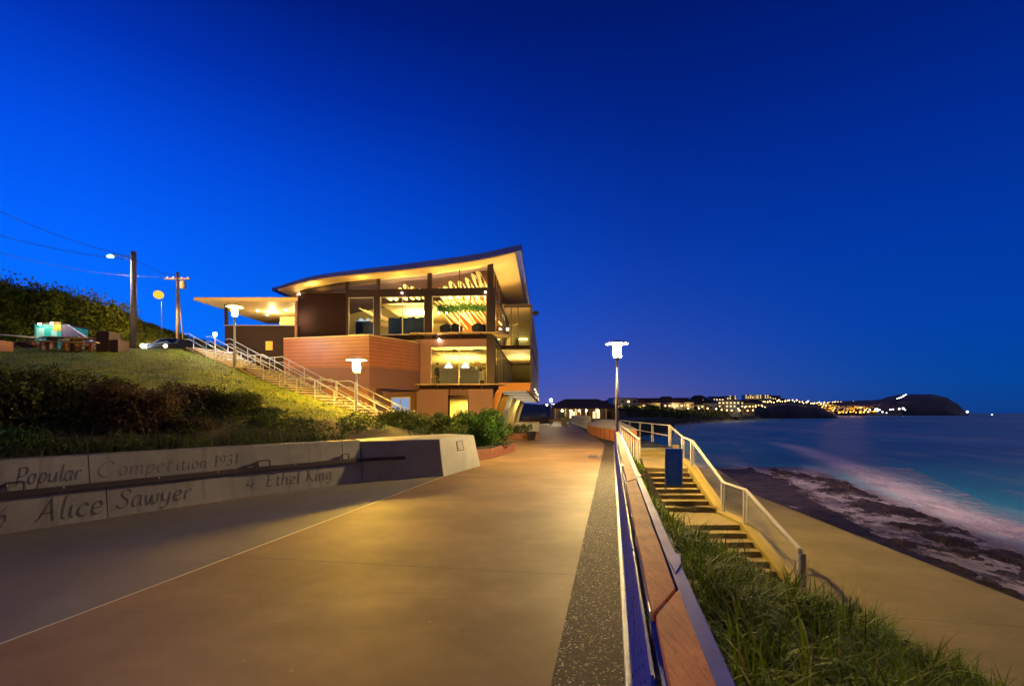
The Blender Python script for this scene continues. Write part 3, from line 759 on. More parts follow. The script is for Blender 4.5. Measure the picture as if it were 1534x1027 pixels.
# blue sign beside the steps
sg = thing('blue_sign', 'upright blue notice panel standing in grass at the left of the steps', 'sign', (5.88,17.7,-.95), R(-3))
MB().box(-.28,.28,-.012,.012,.12,1.45).build('sign_panel', M['sign_blue'], sg, bevel=.004)
MB().box(-.325,-.285,-.02,.02,-.2,1.46).build('post', M['galv'], sg)
MB().box(.285,.31,-.02,.02,-.2,1.44).build('post', M['galv'], sg)
b = MB()
for k in range(9):
    b.box(-.22, -.22+rnd.uniform(.25,.42), -.0135, -.0125, 1.30-k*.1, 1.30-k*.1+.022)
b.build('lettering', mat('faded_print', (.16,.28,.62), .6), sg)

# ================================================================ STREET LAMPS
def lamp(loc, h, bulb, label, group=None, s=1.0, name='promenade_lamp'):
    t = thing(name, label, 'street lamp', loc, 0, group)
    MB().lathe([(.16,0),(.16,.02),(.09,.03),(.075,.12)], n=14).lathe([(.062,.10),(.060,h*.5),(.048,h-.62)], n=12).build('pole', M['galv'], t, smooth=True)
    b = MB().lathe([(.05,h-.66),(.12,h-.60),(.12,h-.565)], n=14)
    for k in range(3):
        a = k*2.094; b.tube((.17*math.cos(a),.17*math.sin(a),h-.58),(.17*math.cos(a),.17*math.sin(a),h-.04), .008, n=5)
        b.tube((.10*math.cos(a),.10*math.sin(a),h-.58),(.17*math.cos(a),.17*math.sin(a),h-.58), .008, n=5)
    b.build('lantern_cage', M['galv'], t)
    MB().lathe([(.11,h-.56),(.15,h-.45),(.155,h-.20),(.13,h-.09)], n=14).build('bulb', bulb, t, smooth=True)
    MB().lathe([(.02,h+.10),(.16,h+.075),(.44,h-.02),(.46,h-.045),(.43,h-.045),(.14,h-.005),(.01,h+.0)], n=24).build('hood', M['galv'], t, smooth=True)
    return t
L1 = lamp((4.09,19.0,0), 4.53, M['bulb_prom'], 'tall promenade lamp with flat round hood glowing beside the timber rail')
L0 = lamp((ED(-6.2)+.62,-6.2,-.1), 4.6, M['bulb_back'], 'promenade lamp added unseen behind the viewer by the balustrade')  # added out of view to light the foreground path
# ================================================================ LEFT RETAINING WALL
wp = [Vector(p) for p in ((-10.2,3.1),(-7.57,7.2),(-6.92,8.35),(-5.8,10.25),(-3.9,12.75))]
WH = 1.08
def wall_s():
    s = [0]
    for a, c in zip(wp, wp[1:]): s.append(s[-1]+(c-a).length)
    return s
WS = wall_s()
def wpt(s, z, off=0.0):
    i = 0
    while i < len(WS)-2 and s > WS[i+1]: i += 1
    a, c = wp[i], wp[i+1]; t = (s-WS[i])/(WS[i+1]-WS[i]); p = a.lerp(c, t); d = (c-a).normalized()
    nrm = Vector((d.y, -d.x))            # towards the path
    q = p - nrm*(.15*z/WH) + nrm*off
    return Vector((q.x, q.y, z))
def s_at(px, z):
    lo, hi = 0, WS[-1]
    for _ in range(40):
        mid = (lo+hi)/2; q = wpt(mid, z)
        if 767+F*q.x/q.y < px: lo = mid
        else: hi = mid
    return lo
wt = thing('name_wall', 'long leaning concrete wall inlaid with names and a dark handrail beside the path', 'wall')
def wall_panel(s0, s1, z0, z1, off=0, thick=.45):
    b = MB(); n = 18
    for k in range(n):
        a, c = s0+(s1-s0)*k/n, s0+(s1-s0)*(k+1)/n
        vs = [wpt(a,z0,off),wpt(c,z0,off),wpt(c,z1,off),wpt(a,z1,off)]
        vs += [wpt(a,z0,-thick),wpt(c,z0,-thick),wpt(c,z1,-thick),wpt(a,z1,-thick)]
        fs = [(0,1,2,3),(7,6,5,4),(3,2,6,7)]
        if k == 0: fs.append((0,3,7,4))
        if k == n-1: fs.append((1,5,6,2))
        b.add(vs, fs)
    return b
g = .007
su = [0, s_at(133, .9), s_at(513, .9), WS[-1]]
for a, c in zip(su, su[1:]): wall_panel(a+g, c-g, .585, WH).build('wall_panel', M['wall'], wt)
sl_ = [0, s_at(160, .3), s_at(545, .3), WS[-1]]
for i, (a, c) in enumerate(zip(sl_, sl_[1:])): wall_panel(a+g, c-g, -.02, .58, .004).build('wall_panel', M['wall'], wt)
wall_panel(0, WS[-1], -.02, WH-.02, -.05, .38).build('wall_core', M['joint_dark'], wt)
# dark handrail with rivets and the two loops standing on it
b = MB()
for k in range(40):
    a, c = WS[-1]*k/40*.985, WS[-1]*(k+1)/40*.985
    A0, A1, C0, C1 = wpt(a,.53,.035), wpt(a,.53,.085), wpt(c,.53,.035), wpt(c,.53,.085)
    T = Vector((0,0,.095))
    b.add([A0,A1,A1+T,A0+T,C0,C1,C1+T,C0+T], [(0,1,2,3),(7,6,5,4),(1,5,6,2),(0,3,7,4),(2,6,7,3),(0,4,5,1)])
hr = b.build('handrail', M['dark_steel'], wt)
b = MB()
for px in (92, 235, 323, 440, 520): 
    s = s_at(px, .58); b.ball(wpt(s, .60, .088), .014, 8, 5)
b.build('rivet', M['bolt'], hr)
b = MB()
for px0, px1 in ((-40, 34), (355, 402), (496, 520)):
    s0, s1 = s_at(px0, .6), s_at(px1, .7)
    pts = [wpt(s0,.62,.06), wpt(s0+(s1-s0)*.35,.66,.07), wpt(s0+(s1-s0)*.62,.745,.07), wpt(s1-.03,.755,.07), wpt(s1,.74,.07), wpt(s1,.62,.06)]
    b.path(pts, .014, 7); b.tube(wpt(s0+(s1-s0)*.62,.745,.07), wpt(s0+(s1-s0)*.62,.62,.07), .014, n=7)
b.build('handrail_loop', M['dark_steel'], wt)
# calligraphic lettering: each letter a broad-nib stroke on the leaning face
GL = {
 'P': (.55, [[(.12,0),(.14,.8)],[(.02,.72),(.14,.80),(.42,.80),(.52,.62),(.42,.42),(.14,.38)]]),
 'C': (.62, [[(.56,.66),(.44,.80),(.22,.76),(.06,.50),(.08,.18),(.26,.0),(.46,.03),(.58,.16)]]),
 'A': (.66, [[(0,0),(.16,.22),(.38,.82)],[(.38,.82),(.46,.4),(.56,0)],[(.14,.28),(.52,.28)]]),
 'S': (.52, [[(.48,.66),(.38,.80),(.20,.78),(.12,.62),(.24,.46),(.40,.30),(.40,.10),(.22,0),(.06,.04),(0,.14)]]),
 'E': (.54, [[(.10,0),(.13,.8)],[(.13,.8),(.48,.8)],[(.11,.42),(.38,.42)],[(.10,0),(.46,.02)]]),
 'K': (.60, [[(.10,0),(.13,.8)],[(.50,.78),(.14,.38)],[(.22,.45),(.36,.18),(.56,0)]]),
 'G': (.64, [[(.56,.66),(.44,.80),(.22,.76),(.06,.50),(.08,.18),(.26,.0),(.46,.03),(.56,.12),(.56,.36)]]),
 'o': (.46, [[(.22,.48),(.08,.38),(.06,.14),(.20,0),(.34,.08),(.38,.32),(.30,.46),(.18,.48)]]),
 'p': (.48, [[(.06,-.26),(.10,.46)],[(.10,.36),(.24,.48),(.38,.40),(.38,.14),(.24,0),(.09,.06)]]),
 'u': (.50, [[(.04,.46),(.06,.12),(.18,0),(.34,.12),(.38,.46)],[(.38,.46),(.40,.06),(.47,.02)]]),
 'l': (.22, [[(.10,.84),(.10,.10),(.20,.0)]]),
 'a': (.48, [[(.36,.44),(.18,.48),(.05,.30),(.08,.04),(.22,.02),(.36,.20)],[(.38,.48),(.38,.06),(.46,.0)]]),
 'r': (.36, [[(.08,.46),(.09,0)],[(.09,.30),(.20,.46),(.34,.44)]]),
 'm': (.72, [[(.06,.46),(.07,0)],[(.07,.34),(.20,.47),(.32,.38),(.33,0)],[(.33,.34),(.46,.47),(.58,.38),(.60,.04),(.68,0)]]),
 'n': (.50, [[(.06,.46),(.07,0)],[(.07,.34),(.22,.47),(.36,.38),(.37,.05),(.46,0)]]),
 'e': (.44, [[(.08,.22),(.34,.28),(.32,.44),(.18,.48),(.06,.32),(.08,.08),(.22,0),(.38,.08)]]),
 't': (.34, [[(.14,.66),(.14,.08),(.26,0),(.34,.05)],[(.02,.46),(.30,.46)]]),
 'i': (.22, [[(.08,.46),(.09,.08),(.18,0)],[(.09,.64),(.10,.67)]]),
 's': (.38, [[(.32,.42),(.18,.48),(.08,.38),(.20,.26),(.32,.14),(.20,0),(.04,.06)]]),
 'w': (.68, [[(.04,.46),(.12,.06),(.20,0),(.32,.40)],[(.32,.44),(.38,.06),(.48,0),(.60,.24),(.60,.46)]]),
 'y': (.50, [[(.04,.46),(.08,.14),(.20,.06),(.38,.20)],[(.40,.46),(.34,-.10),(.16,-.28),(.02,-.22)]]),
 'c': (.42, [[(.36,.38),(.24,.48),(.08,.36),(.06,.12),(.20,0),(.36,.08)]]),
 'h': (.50, [[(.07,.84),(.07,0)],[(.07,.34),(.22,.47),(.36,.38),(.37,.05),(.46,0)]]),
 'g': (.48, [[(.36,.44),(.18,.48),(.05,.32),(.08,.10),(.22,.04),(.36,.20)],[(.39,.48),(.38,-.12),(.24,-.28),(.06,-.22)]]),
 '6': (.48, [[(.38,.78),(.16,.56),(.05,.26),(.12,.03),(.28,0),(.40,.16),(.34,.38),(.18,.40),(.08,.26)]]),
 '4': (.50, [[(.30,.78),(.03,.24),(.46,.24)],[(.32,.50),(.32,-.02)]]),
 '1': (.30, [[(.06,.62),(.16,.78),(.16,0)]]),
 '9': (.46, [[(.36,.52),(.22,.38),(.08,.46),(.08,.68),(.22,.79),(.36,.68),(.36,.40),(.26,.12),(.12,0)]]),
 '3': (.44, [[(.06,.70),(.20,.80),(.34,.68),(.30,.48),(.16,.42),(.34,.34),(.36,.12),(.20,0),(.04,.08)]]),
 '.': (.20, [[(.06,.03),(.09,.0)]]), ' ': (.30, [])}
def crom(pts, n=5):
    if len(pts) < 3: return [Vector((*p, 0)) for p in pts]
    P_ = [Vector((*p, 0)) for p in pts]; P_ = [P_[0]*2-P_[1]] + P_ + [P_[-1]*2-P_[-2]]; out_ = []
    for i in range(1, len(P_)-2):
        for k in range(n):
            t = k/n; a, b_, c, d = P_[i-1:i+3]
            out_.append(.5*((2*b_)+(c-a)*t+(2*a-5*b_+4*c-d)*t*t+(3*b_-a-3*c+d)*t**3))
    out_.append(P_[-2]); return out_
def text_w(s): return sum(GL[c][0]+.06 for c in s)
def write(s, px0, px1, base, cap, m, slant=.22, tone=None):
    s0, s1 = s_at(px0, base+cap/2), s_at(px1, base+cap/2)
    k = cap/.8; wid = text_w(s); kx = (s1-s0)/wid; x = 0; b = MB(); q = 0
    off = .0035 if base > .5 else .0075
    nib = Vector((math.cos(.7), math.sin(.7), 0))*.045
    def put(v):
        return wpt(s0+(x+v.x)*kx + slant*v.y*k, base+v.y*k, off+q*1.2e-5)
    for ch in s:
        for stq in GL[ch][1]:
            pts = crom(stq)
            for a, c in zip(pts, pts[1:]):
                d = (c-a); 
                if d.length < 1e-5: continue
                pr = Vector((-d.y, d.x, 0)).normalized()*.018
                b.add([put(a-nib), put(c-nib), put(c+nib), put(a+nib)], [(0,1,2,3)]); q += 1
                b.add([put(a-pr), put(c-pr), put(c+pr), put(a+pr)], [(0,1,2,3)]); q += 1
        x += GL[ch][0]+.06
    o = b.build('lettering', m, wt); return o
write('Popular', 20, 121, .70, .25, M['letter'])
write('C', 143, 172, .70, .25, M['letter_faint']); write('ompet', 176, 258, .70, .25, M['letter_faint'])
write('ition 1931', 262, 357, .70, .22, M['letter'])
write('6', -8, 9, .12, .30, M['letter']); write('Alice', 50, 155, .10, .34, M['letter'])
write('Sawyer', 173, 286, .14, .30, M['letter'])
write('4.', 368, 388, .17, .26, M['letter']); write('Ethel King', 397, 497, .17, .26, M['letter'])
b = MB(); rnd = random.Random(3)
# end block of the wall
blk = thing('wall_end_block', 'thick concrete end block of the wall with a sloping end and small dark plaque', 'concrete block')
B0 = [(-3.9,12.75),(-1.93,13.8),(-1.07,16.6),(-2.3,17.6),(-4.7,14.2)]
T0 = [(-3.99,12.88),(-2.09,14.0),(-1.30,16.5),(-2.3,17.5),(-4.6,14.2)]
b = MB(); n = 5
b.add([(p[0],p[1],-.02) for p in B0]+[(p[0],p[1],WH-.03) for p in T0], [(i,(i+1)%n,n+(i+1)%n,n+i) for i in range(n)]+[(5,6,7,8,9)])
b.build('block_body', M['block'], blk, bevel=.015)
def blkpt(t, z, off):
    p0 = Vector((-1.93,13.8,0)).lerp(Vector((-1.07,16.6,0)), t); p1 = Vector((-2.09,14.0,WH-.03)).lerp(Vector((-1.30,16.5,WH-.03)), t)
    n_ = Vector((.92,-.3,.17)).normalized(); return p0.lerp(p1, z/(WH-.03)) + n_*off
b = MB(); f = [blkpt(t,z,o_) for o_ in (.0,.018) for t,z in ((.42,.62),(.60,.62),(.60,.92),(.42,.92))]
b.add(f, [(4,5,6,7),(0,1,5,4),(1,2,6,5),(2,3,7,6),(3,0,4,7)]); pq = b.build('plaque', M['black'], blk)
b = MB()
for k in range(4):
    z0 = .66+k*.065; f = [blkpt(t,z,.0195) for t,z in ((.44,z0),(.58,z0),(.58,z0+.03),(.44,z0+.03))]; b.add(f, [(0,1,2,3)])
b.build('plaque_text', M['galv'], pq)
b = MB(); p_ = [wpt(WS[-1]*.985, .577, .06), Vector((-3.70,12.93,.58))+Vector((.04,-.08,0)), Vector((-2.95,13.36,.58))+Vector((.04,-.08,0))]
b.bar(p_[0], p_[1], .05, .085); b.bar(p_[1], p_[2], .05, .085); b.build('handrail_end', M['dark_steel'], wt)

# ================================================================ LAWN, PLATEAU, HILL
Lo = [(-30,-4,.95),(-12,2.6,1.0),(-8.0,7.3,1.0),(-6.3,10.4,1.0),(-4.5,13.3,1.0),(-3.3,15.6,.95),(-3.0,18.6,.95),(-3.4,21.5,.93),(-6.2,22.15,.95)]
Up = [(-80,18,5.6),(-52,27,5.7),(-34,30.2,5.85),(-21,30.9,5.85),(-17.2,28.65,4.75),(-13.5,26.5,3.42),(-10.5,24.75,2.35),(-8.2,23.4,1.55),(-6.52,22.42,.96)]
rows = []
for i in range(len(Lo)-1):
    for s in range(10):
        t = s/10; a = Vector(Lo[i]).lerp(Vector(Lo[i+1]), t); c = Vector(Up[i]).lerp(Vector(Up[i+1]), t); row = []
        for j in range(31):
            u = j/30; p = a.lerp(c, u); 
            bulge = math.sin(math.pi*u)*(c-a).length*.008
            p.z += bulge + (noise.noise(Vector((p.x*.25, p.y*.4, 0)))*.10)*min(1, 6*u*(1-u))
            row.append(p)
        rows.append(row)
rows.append([Vector(Lo[-1]).lerp(Vector(Up[-1]), j/30) for j in range(31)])
bed = MB().grid([[q + Vector((0,0,.0)) for q in r[:5]] for r in rows]); lawn = MB().grid([r[4:] for r in rows]); tag(bed.build('planting_bed', M['soil'], smooth=True), kind='structure'); allg = MB().grid(rows); tag(lawn.build('lawn', M['lawn'], smooth=True), kind='structure')
bvh_lawn = BVHTree.FromPolygons([Vector(v) for v in allg.v], allg.f)
bvh_turf = BVHTree.FromPolygons([Vector(v) for v in lawn.v], lawn.f)
def lz(x, y, d=1.0):
    q = drop(bvh_lawn, x, y); return q.z if q else d
tag(MB().add([(-120,16,5.4),(-80,18,5.59),(-52,27,5.69),(-34,30.2,5.84),(-21,30.9,5.84),(-20.1,33.9,5.84),(-20,60,5.9),(-13,120,5.9),(-160,120,5.9)], [(0,1,2,3,4,5,6,7,8)]).build('upper_ground', M['asphalt']), kind='structure')
tag(MB().prism([(-3.1,18.6),(-3.4,21.5),(-3.6,24),(-12,30),(-18.8,33.2),(-18.8,33.9),(-9.5,31.9),(-3.4,30),(-2.2,18.6)], -.02, [.9,.9,.45,.0,.0,.0,.0,.0,.6]).build('garden_bed', M['soil']), kind='structure')
# hill with scrub
rl = [(-420,330),(-250,350),(-120,380),(0,418),(30,431),(60,434),(95,436),(130,452),(165,457),(200,473),(245,489),(300,506),(340,517),(420,540),(520,565)]
rows = []
base_y = 46
pts_r = []
for px, py in rl:
    Yr = 60; top_ = P(px, py, Yr); top_.z -= .5
    row = []
    for j in range(13):
        t = j/12; y = base_y + (Yr-base_y)*t
        x = (px-767)*y/F; z = 5.9 + (top_.z-5.9)*(t**.8)
        z += noise.noise(Vector((x*.15, y*.2, 1)))*.8*min(1, 4*t*(1-t))
        row.append(Vector((x, y, z)))
    for j in range(1, 4): row.append(Vector((row[12].x*1.02, Yr+j*14, top_.z - j*j*1.2)))
    rows.append(row)
hill = MB().grid(rows); tag(hill.build('hill', M['hillside'], smooth=True), kind='structure')
bvh_hill = BVHTree.FromPolygons([Vector(v) for v in hill.v], hill.f)
rnd = random.Random(11)
b = MB()
for i in range(2300):
    px = rnd.uniform(-60, 430); t = rnd.random()**.75; y = base_y + 1 + (60.6-base_y-1)*t; x = (px-767)*y/F
    q = drop(bvh_hill, x, y)
    if not q: continue
    rr = rnd.uniform(.4, 1.25)*(1.5 if px < 60 else (1.25 if px < 200 else .7))
    rr *= .6 + .8*abs(noise.noise(Vector((x*.25, y*.25, 6))))
    for k in range(26):
        d = Vector((rnd.gauss(0,1), rnd.gauss(0,1), abs(rnd.gauss(0,.8)))).normalized()
        leafquad(b, q + Vector((d.x*rr, d.y*rr, d.z*rr*.8))*rnd.uniform(.7,1.05), d+Vector((rnd.gauss(0,.4),rnd.gauss(0,.4),.3)), rnd.uniform(.07,.17))
tag(b.build('hillside_scrub', M['scrub']), kind='stuff')

def shrub(name, label, c, r, n, leaf, m, seed, lumps=9, cat='bush', stems=5, asp=.5, flat=1.0, group=None, blades=0):
    rr = random.Random(seed); t = thing(name, label, cat, c, 0, group); b = MB()
    ls = [(Vector((rr.uniform(-.62,.62)*r[0], rr.uniform(-.62,.62)*r[1], rr.uniform(.25,.8)*r[2]*flat)), rr.uniform(.32,.55)) for _ in range(lumps)]
    for i in range(n):
        lc, lr = rr.choice(ls); d = Vector((rr.gauss(0,1), rr.gauss(0,1), rr.gauss(.15,1))).normalized()
        rad = rr.uniform(.55,1.12)
        p = lc + Vector((d.x*r[0]*lr, d.y*r[1]*lr, d.z*r[2]*lr))*rad
        if p.z < .02: p.z = rr.uniform(.02,.2)
        nn = (d + Vector((rr.gauss(0,.6), rr.gauss(0,.6), rr.gauss(.2,.6)))).normalized()
        leafquad(b, p, nn, leaf*rr.uniform(.6,1.3), asp)
    for i in range(blades):
        a = rr.uniform(0,6.28); o_ = Vector((rr.uniform(-.6,.6)*r[0], rr.uniform(-.6,.6)*r[1], .1*r[2]))
        blade(b, o_, a, r[2]*rr.uniform(.6,1.2), .03, rr.uniform(.1,.9))
    b.build('foliage', M[m], t)
    if stems:
        s_ = MB()
        for k in range(stems):
            lc = ls[k % len(ls)][0]; s_.path([Vector((lc.x*.15, lc.y*.15, -.1)), lc*.5+Vector((0,0,.05)), lc], .022, 5, .008)
        s_.build('stem', M['stem'], t)
    return t
def sh_at(px, Y, py_top, wpx, name, label, n, leaf, m, seed, depth=None, zb=None, **k):
    x = (px-767)*Y/F; z = lz(x, Y, .95) if zb is None else zb
    ht = H - (py_top-618)*Y/F - z; rx = wpx/2*Y/F
    return shrub(name, label, (x, Y, z-.05), (rx, depth or rx, ht), n, leaf, m, seed, **k)
G1 = 'dark shrubs in the bed behind the name wall'
sh_at(38, 9.8, 556, 150, 'shrub', 'large dark green rounded shrub at the far left above the word Popular', 9000, .05, 'shrub_dk', 1, lumps=14, group=G1)
sh_at(140, 12.4, 562, 120, 'shrub', 'tall dark shrub behind the gap between the green and the brown shrubs', 5500, .05, 'shrub_dk', 2, group=G1)
sh_at(205, 11.0, 583, 130, 'shrub', 'wide brown leaved shrub above the worn part of the lettering', 6500, .045, 'shrub_br', 3, lumps=12, group=G1)
sh_at(285, 13.2, 578, 80, 'shrub', 'dark brown shrub halfway along the bed with a bare twig sticking up', 3600, .045, 'shrub_br', 4, group=G1)
sh_at(345, 13.8, 588, 95, 'shrub', 'dark compact shrub with a dome top, last of the tall ones towards the steps', 5000, .04, 'shrub_dk', 5, group=G1)
sh_at(265, 11.4, 624, 110, 'shrub', 'low brown shrub spreading at the foot of the taller shrubs', 3400, .04, 'shrub_br', 6, group=G1)
sh_at(20, 8.6, 640, 110, 'shrub', 'low yellow green shrub under the large dark one at the far left', 2600, .045, 'shrub_gr', 7, group=G1, zb=.98)
sh_at(105, 9.0, 650, 100, 'shrub', 'low green leafy shrub right above the first wall joint', 2300, .04, 'shrub_sil', 8, group=G1, zb=.98)
sh_at(405, 15.0, 618, 50, 'shrub', 'small pale leaved shrub at the lawn edge beyond the dark shrubs', 1500, .04, 'shrub_sil', 9, group=G1)
sh_at(610, 20.0, 617, 105, 'spiky_shrub', 'dark spiky shrub in front of the blue lit doorway', 14000, .08, 'shrub_dk', 12, asp=.30, lumps=12, zb=.9, depth=1.2, blades=260)
sh_at(714, 20.6, 623, 96, 'round_shrub', 'dense bright green rounded shrub in the rust brown planter', 15000, .07, 'shrub_gr', 13, lumps=15, zb=.3, depth=1.2)
sh_at(672, 21.8, 622, 60, 'round_shrub', 'dull green loose shrub between the spiky and the bright green shrub', 6500, .06, 'shrub_sil', 14, zb=.5, depth=1.0)
for px, Y, top_, w_, n_, lab in ((22,50,428,70,4200,'tall wind shaped bush at the far left of the hill skyline'),(78,51,431,84,5200,'broad wind shaped bush standing behind the teal shed'),
    (128,52,447,64,3600,'rounded bush on the hill between the teal shed and the thick pole'),(170,53,458,50,2600,'smaller rounded bush on the hill just left of the thick pole'),(2,47,478,80,2600,'low bush on the hill foot at the left frame edge')):
    x_ = (px-767)*Y/F; zz_ = drop(bvh_hill, x_, Y); zz_ = (zz_.z if zz_ else 8)-.8; ht_ = H-(top_-618)*Y/F-zz_; rx_ = w_/2*Y/F
    shrub('hillside_bush', lab, (x_, Y, zz_), (rx_, 2.2, ht_), n_, .17, 'scrub', int(px)+200, lumps=16, stems=6, group='wind shaped bushes on the hill')
sh_at(585, 18.9, 634, 60, 'shrub', 'low dull green shrub between the spiky shrub and the concrete end block', 3600, .05, 'shrub_sil', 19, zb=.85, group=G1)
sh_at(545, 19.6, 632, 60, 'shrub', 'low dull green shrub in front of the stair foot', 3200, .05, 'shrub_sil', 20, zb=.85, group=G1)
sh_at(592, 22.3, 633, 84, 'shrub', 'wide low shrub just right of the amber lamp pole', 5200, .055, 'shrub_dk', 23, zb=.85, group=G1)
# low planting along the wall top and at the foot of the steps
b = MB(); rnd = random.Random(21)
for i in range(9000):
    s = rnd.uniform(0, WS[-1]); q = wpt(s, WH, -.42-rnd.random()**1.6*3.2); z = lz(q.x, q.y, 1.0)
    nn_ = noise.noise(Vector((q.x*1.3, q.y*1.3, 3)))
    if nn_ < .02: continue
    leafquad(b, Vector((q.x, q.y, z+rnd.uniform(.02,.10+nn_*.9))), Vector((rnd.gauss(0,.8), rnd.gauss(0,.8), 1)), rnd.uniform(.02,.06))
for i in range(900):
    s = rnd.uniform(WS[1], WS[-1]); q = wpt(s, WH, -rnd.uniform(.42, 1.1)); z = lz(q.x, q.y, 1.0)
    blade(b, Vector((q.x, q.y, z)), rnd.uniform(0,6.28), rnd.uniform(.2,.6), .014, rnd.uniform(.2,1.6))
for i in range(34000):
    Y = rnd.uniform(13.5, 21.8); Y = rnd.uniform(12.5, 27); px = rnd.uniform(330, 700); x = (px-767)*Y/F
    if (Y < 18.1 and x > -4.95+.706*(Y-14.2)) or (Y > 21.8 and px < 575): continue
    if drop(bvh_turf, x, Y) and rnd.random() > .07: continue
    z = lz(x, Y, .92)
    if noise.noise(Vector((x*.9, Y*.7, 8))) < .05: continue
    leafquad(b, Vector((x, Y, z+rnd.uniform(.02,.15+.6*max(0,noise.noise(Vector((x*.9, Y*.7, 8))))))), Vector((rnd.gauss(0,.8), rnd.gauss(0,.8), 1)), rnd.uniform(.03,.08))
tag(b.build('bedding_plants', M['shrub_sil']), kind='stuff')
# tufted grass texture of the lawn
b = MB()
for i in range(26000):
    Y = rnd.uniform(9, 30); px = rnd.uniform(-20, 560); x = (px-767)*Y/F; q = drop(bvh_turf, x, Y)
    if not q: continue
    blade(b, q, rnd.uniform(0,6.28), rnd.uniform(.05,.13), .016, rnd.uniform(.2,1.2), nseg=2)
tag(b.build('lawn_grass', leafmat('lawn_blade', (.12,.19,.012), (.06,.10,.008), .8, (.22,.26,.03))), kind='stuff')

# planter box by the path
pl = thing('planter_box', 'rust brown steel planter box holding the bright green shrub', 'planter', (-.78,19.0,0))
pts = [(-.78,19.0),(.16,23.0),(-2.2,24.0),(-2.9,20.2),(-1.35,18.3)]
b = MB(); loc = [(p[0]+.78, p[1]-19.0) for p in pts]; b.prism(loc, 0, .40); b.build('planter_side', M['rust'], pl, bevel=.01)
b = MB(); ins = [(.0*0+(x*.94-.05), y*.95+.12) for x, y in loc]; b.prism(ins, .401, .43); b.build('soil', M['soil'], pl)
# drain cover and small grate set in the path
b = MB(); b.box(-.24,.24,-.45,.45,0,.006)
dc = b.build('drain_cover', M['galv']); dc.location = P(889, 683, 1.8*F/65.0); dc.location.z = .003; dc.rotation_euler.z = R(-11.6)
tag(dc, 'small rectangular steel drain cover set in the path near the pebble strip', 'drain cover')
b = MB()
for k in range(5): b.box(-.20,.20,-.38+k*.17,-.30+k*.17,.0065,.009)
b.build('slot', M['black'], dc)

# ================================================================ LEFT STAIRCASE
E0 = Vector((-6.5,22.4,.97)); da = Vector((-.8636,.5043,0)); WD = 2.7
ls_ = thing('lawn_staircase', 'long lit staircase climbing beside the lawn to the upper level', 'stairs', E0, math.atan2(.5043,-.8636))
flights = [(11,.396),(11,.396),(10,.396)]; land = 1.6; rise = 4.87/32
b = MB(); nb_ = MB(); x = 0; z = 0; prof = [(0,0)]
for fi, (n, gg) in enumerate(flights):
    for k in range(n):
        z += rise
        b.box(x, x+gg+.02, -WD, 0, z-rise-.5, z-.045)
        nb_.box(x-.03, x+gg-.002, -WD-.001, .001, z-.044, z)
        x += gg
    prof.append((x, z))
    if fi < 2:
        b.box(x, x+land, -WD, 0, z-.6, z-.003); x += land; prof.append((x, z))
b.box(x, x+2.2, -WD, 0, z-.6, z-.003)
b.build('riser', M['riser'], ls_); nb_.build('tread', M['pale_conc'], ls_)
for yy in (.06, -WD-.06):
    b = MB()
    for (xa,za),(xc,zc) in zip(prof, prof[1:]):
        b.add([(xa,yy-.05,za-.7),(xa,yy+.05,za-.7),(xa,yy+.05,za+.03),(xa,yy-.05,za+.03),(xc,yy-.05,zc-.7),(xc,yy+.05,zc-.7),(xc,yy+.05,zc+.03),(xc,yy-.05,zc+.03)],
              [(0,1,2,3),(7,6,5,4),(3,2,6,7),(1,5,6,2),(0,3,7,4)])
    b.build('stringer', M['step'], ls_)
G2 = 'galvanised handrails of the lawn staircase'
def hand(yy, label, lower=True, x_from=0):
    t = thing('handrail', label, 'handrail', E0, math.atan2(.5043,-.8636), G2)
    pp = [(-.35,0)] + prof + [(prof[-1][0]+.5, prof[-1][1])]
    b = MB(); pts = [Vector((a, yy, c+.92)) for a, c in pp]
    b.path(pts, .03, 8); b.build('rail', M['galv'], t, smooth=True)
    if lower:
        b = MB(); b.path([p - Vector((0,0,.34)) for p in pts], .022, 6); b.build('mid_rail', M['galv'], t, smooth=True)
    xx = -.3
    while xx < pp[-1][0]:
        for (xa,za),(xc,zc) in zip(pp, pp[1:]):
            if xa <= xx <= xc: zz = za+(zc-za)*(xx-xa)/max(1e-6, xc-xa)
        MB().tube((0,0,-.02),(0,0,.92),.026,n=8).build('post', M['galv'], t, loc=(xx, yy, zz)); xx += 1.42
hand(-.05, 'galvanised handrail on the lawn side of the long staircase')
hand(-1.35, 'galvanised handrail down the middle of the long staircase')
hand(-2.62, 'galvanised handrail of the long staircase nearest the orange building wall')
# short return rail at the stair foot leading down to the doorway
t = thing('handrail', 'short sloping handrail beyond the amber lamp leading down towards the doorway', 'handrail', (0,0,0), 0, G2)
pts = [Vector((-6.35,24.6,1.9)), Vector((-5.75,24.9,1.9)), Vector((-4.6,25.5,1.15))]
MB().path(pts, .03, 8).build('rail', M['galv'], t, smooth=True)
MB().path([p-Vector((0,0,.38)) for p in pts], .022, 8).build('mid_rail', M['galv'], t, smooth=True)
for p in pts: MB().tube((0,0,-1.1),(0,0,0),.026,n=8).build('post', M['galv'], t, loc=p)

lamp((-6.86,21.5,.88), 3.28, M['bulb_or'], 'amber lamp with flat hood in front of the orange wall at the stair foot')
lamp((-15.78,27.72,4.2), 3.65, M['bulb_or2'], 'amber lamp halfway up the long staircase below the flat canopy')
q = P(322, 541, 28.7)
t = thing('bollard_lamp', 'short white path lamp near the top of the long staircase', 'path lamp', q)
MB().tube((0,0,-.3),(0,0,1.5),.035,n=8).build('pole', M['galv'], t)
MB().ball((0,0,1.58),.075).build('bulb', M['bulb_white'], t, smooth=True)
MB().lathe([(.03,1.70),(.12,1.67),(.12,1.66),(.02,1.66)], n=12).build('hood', M['galv'], t)

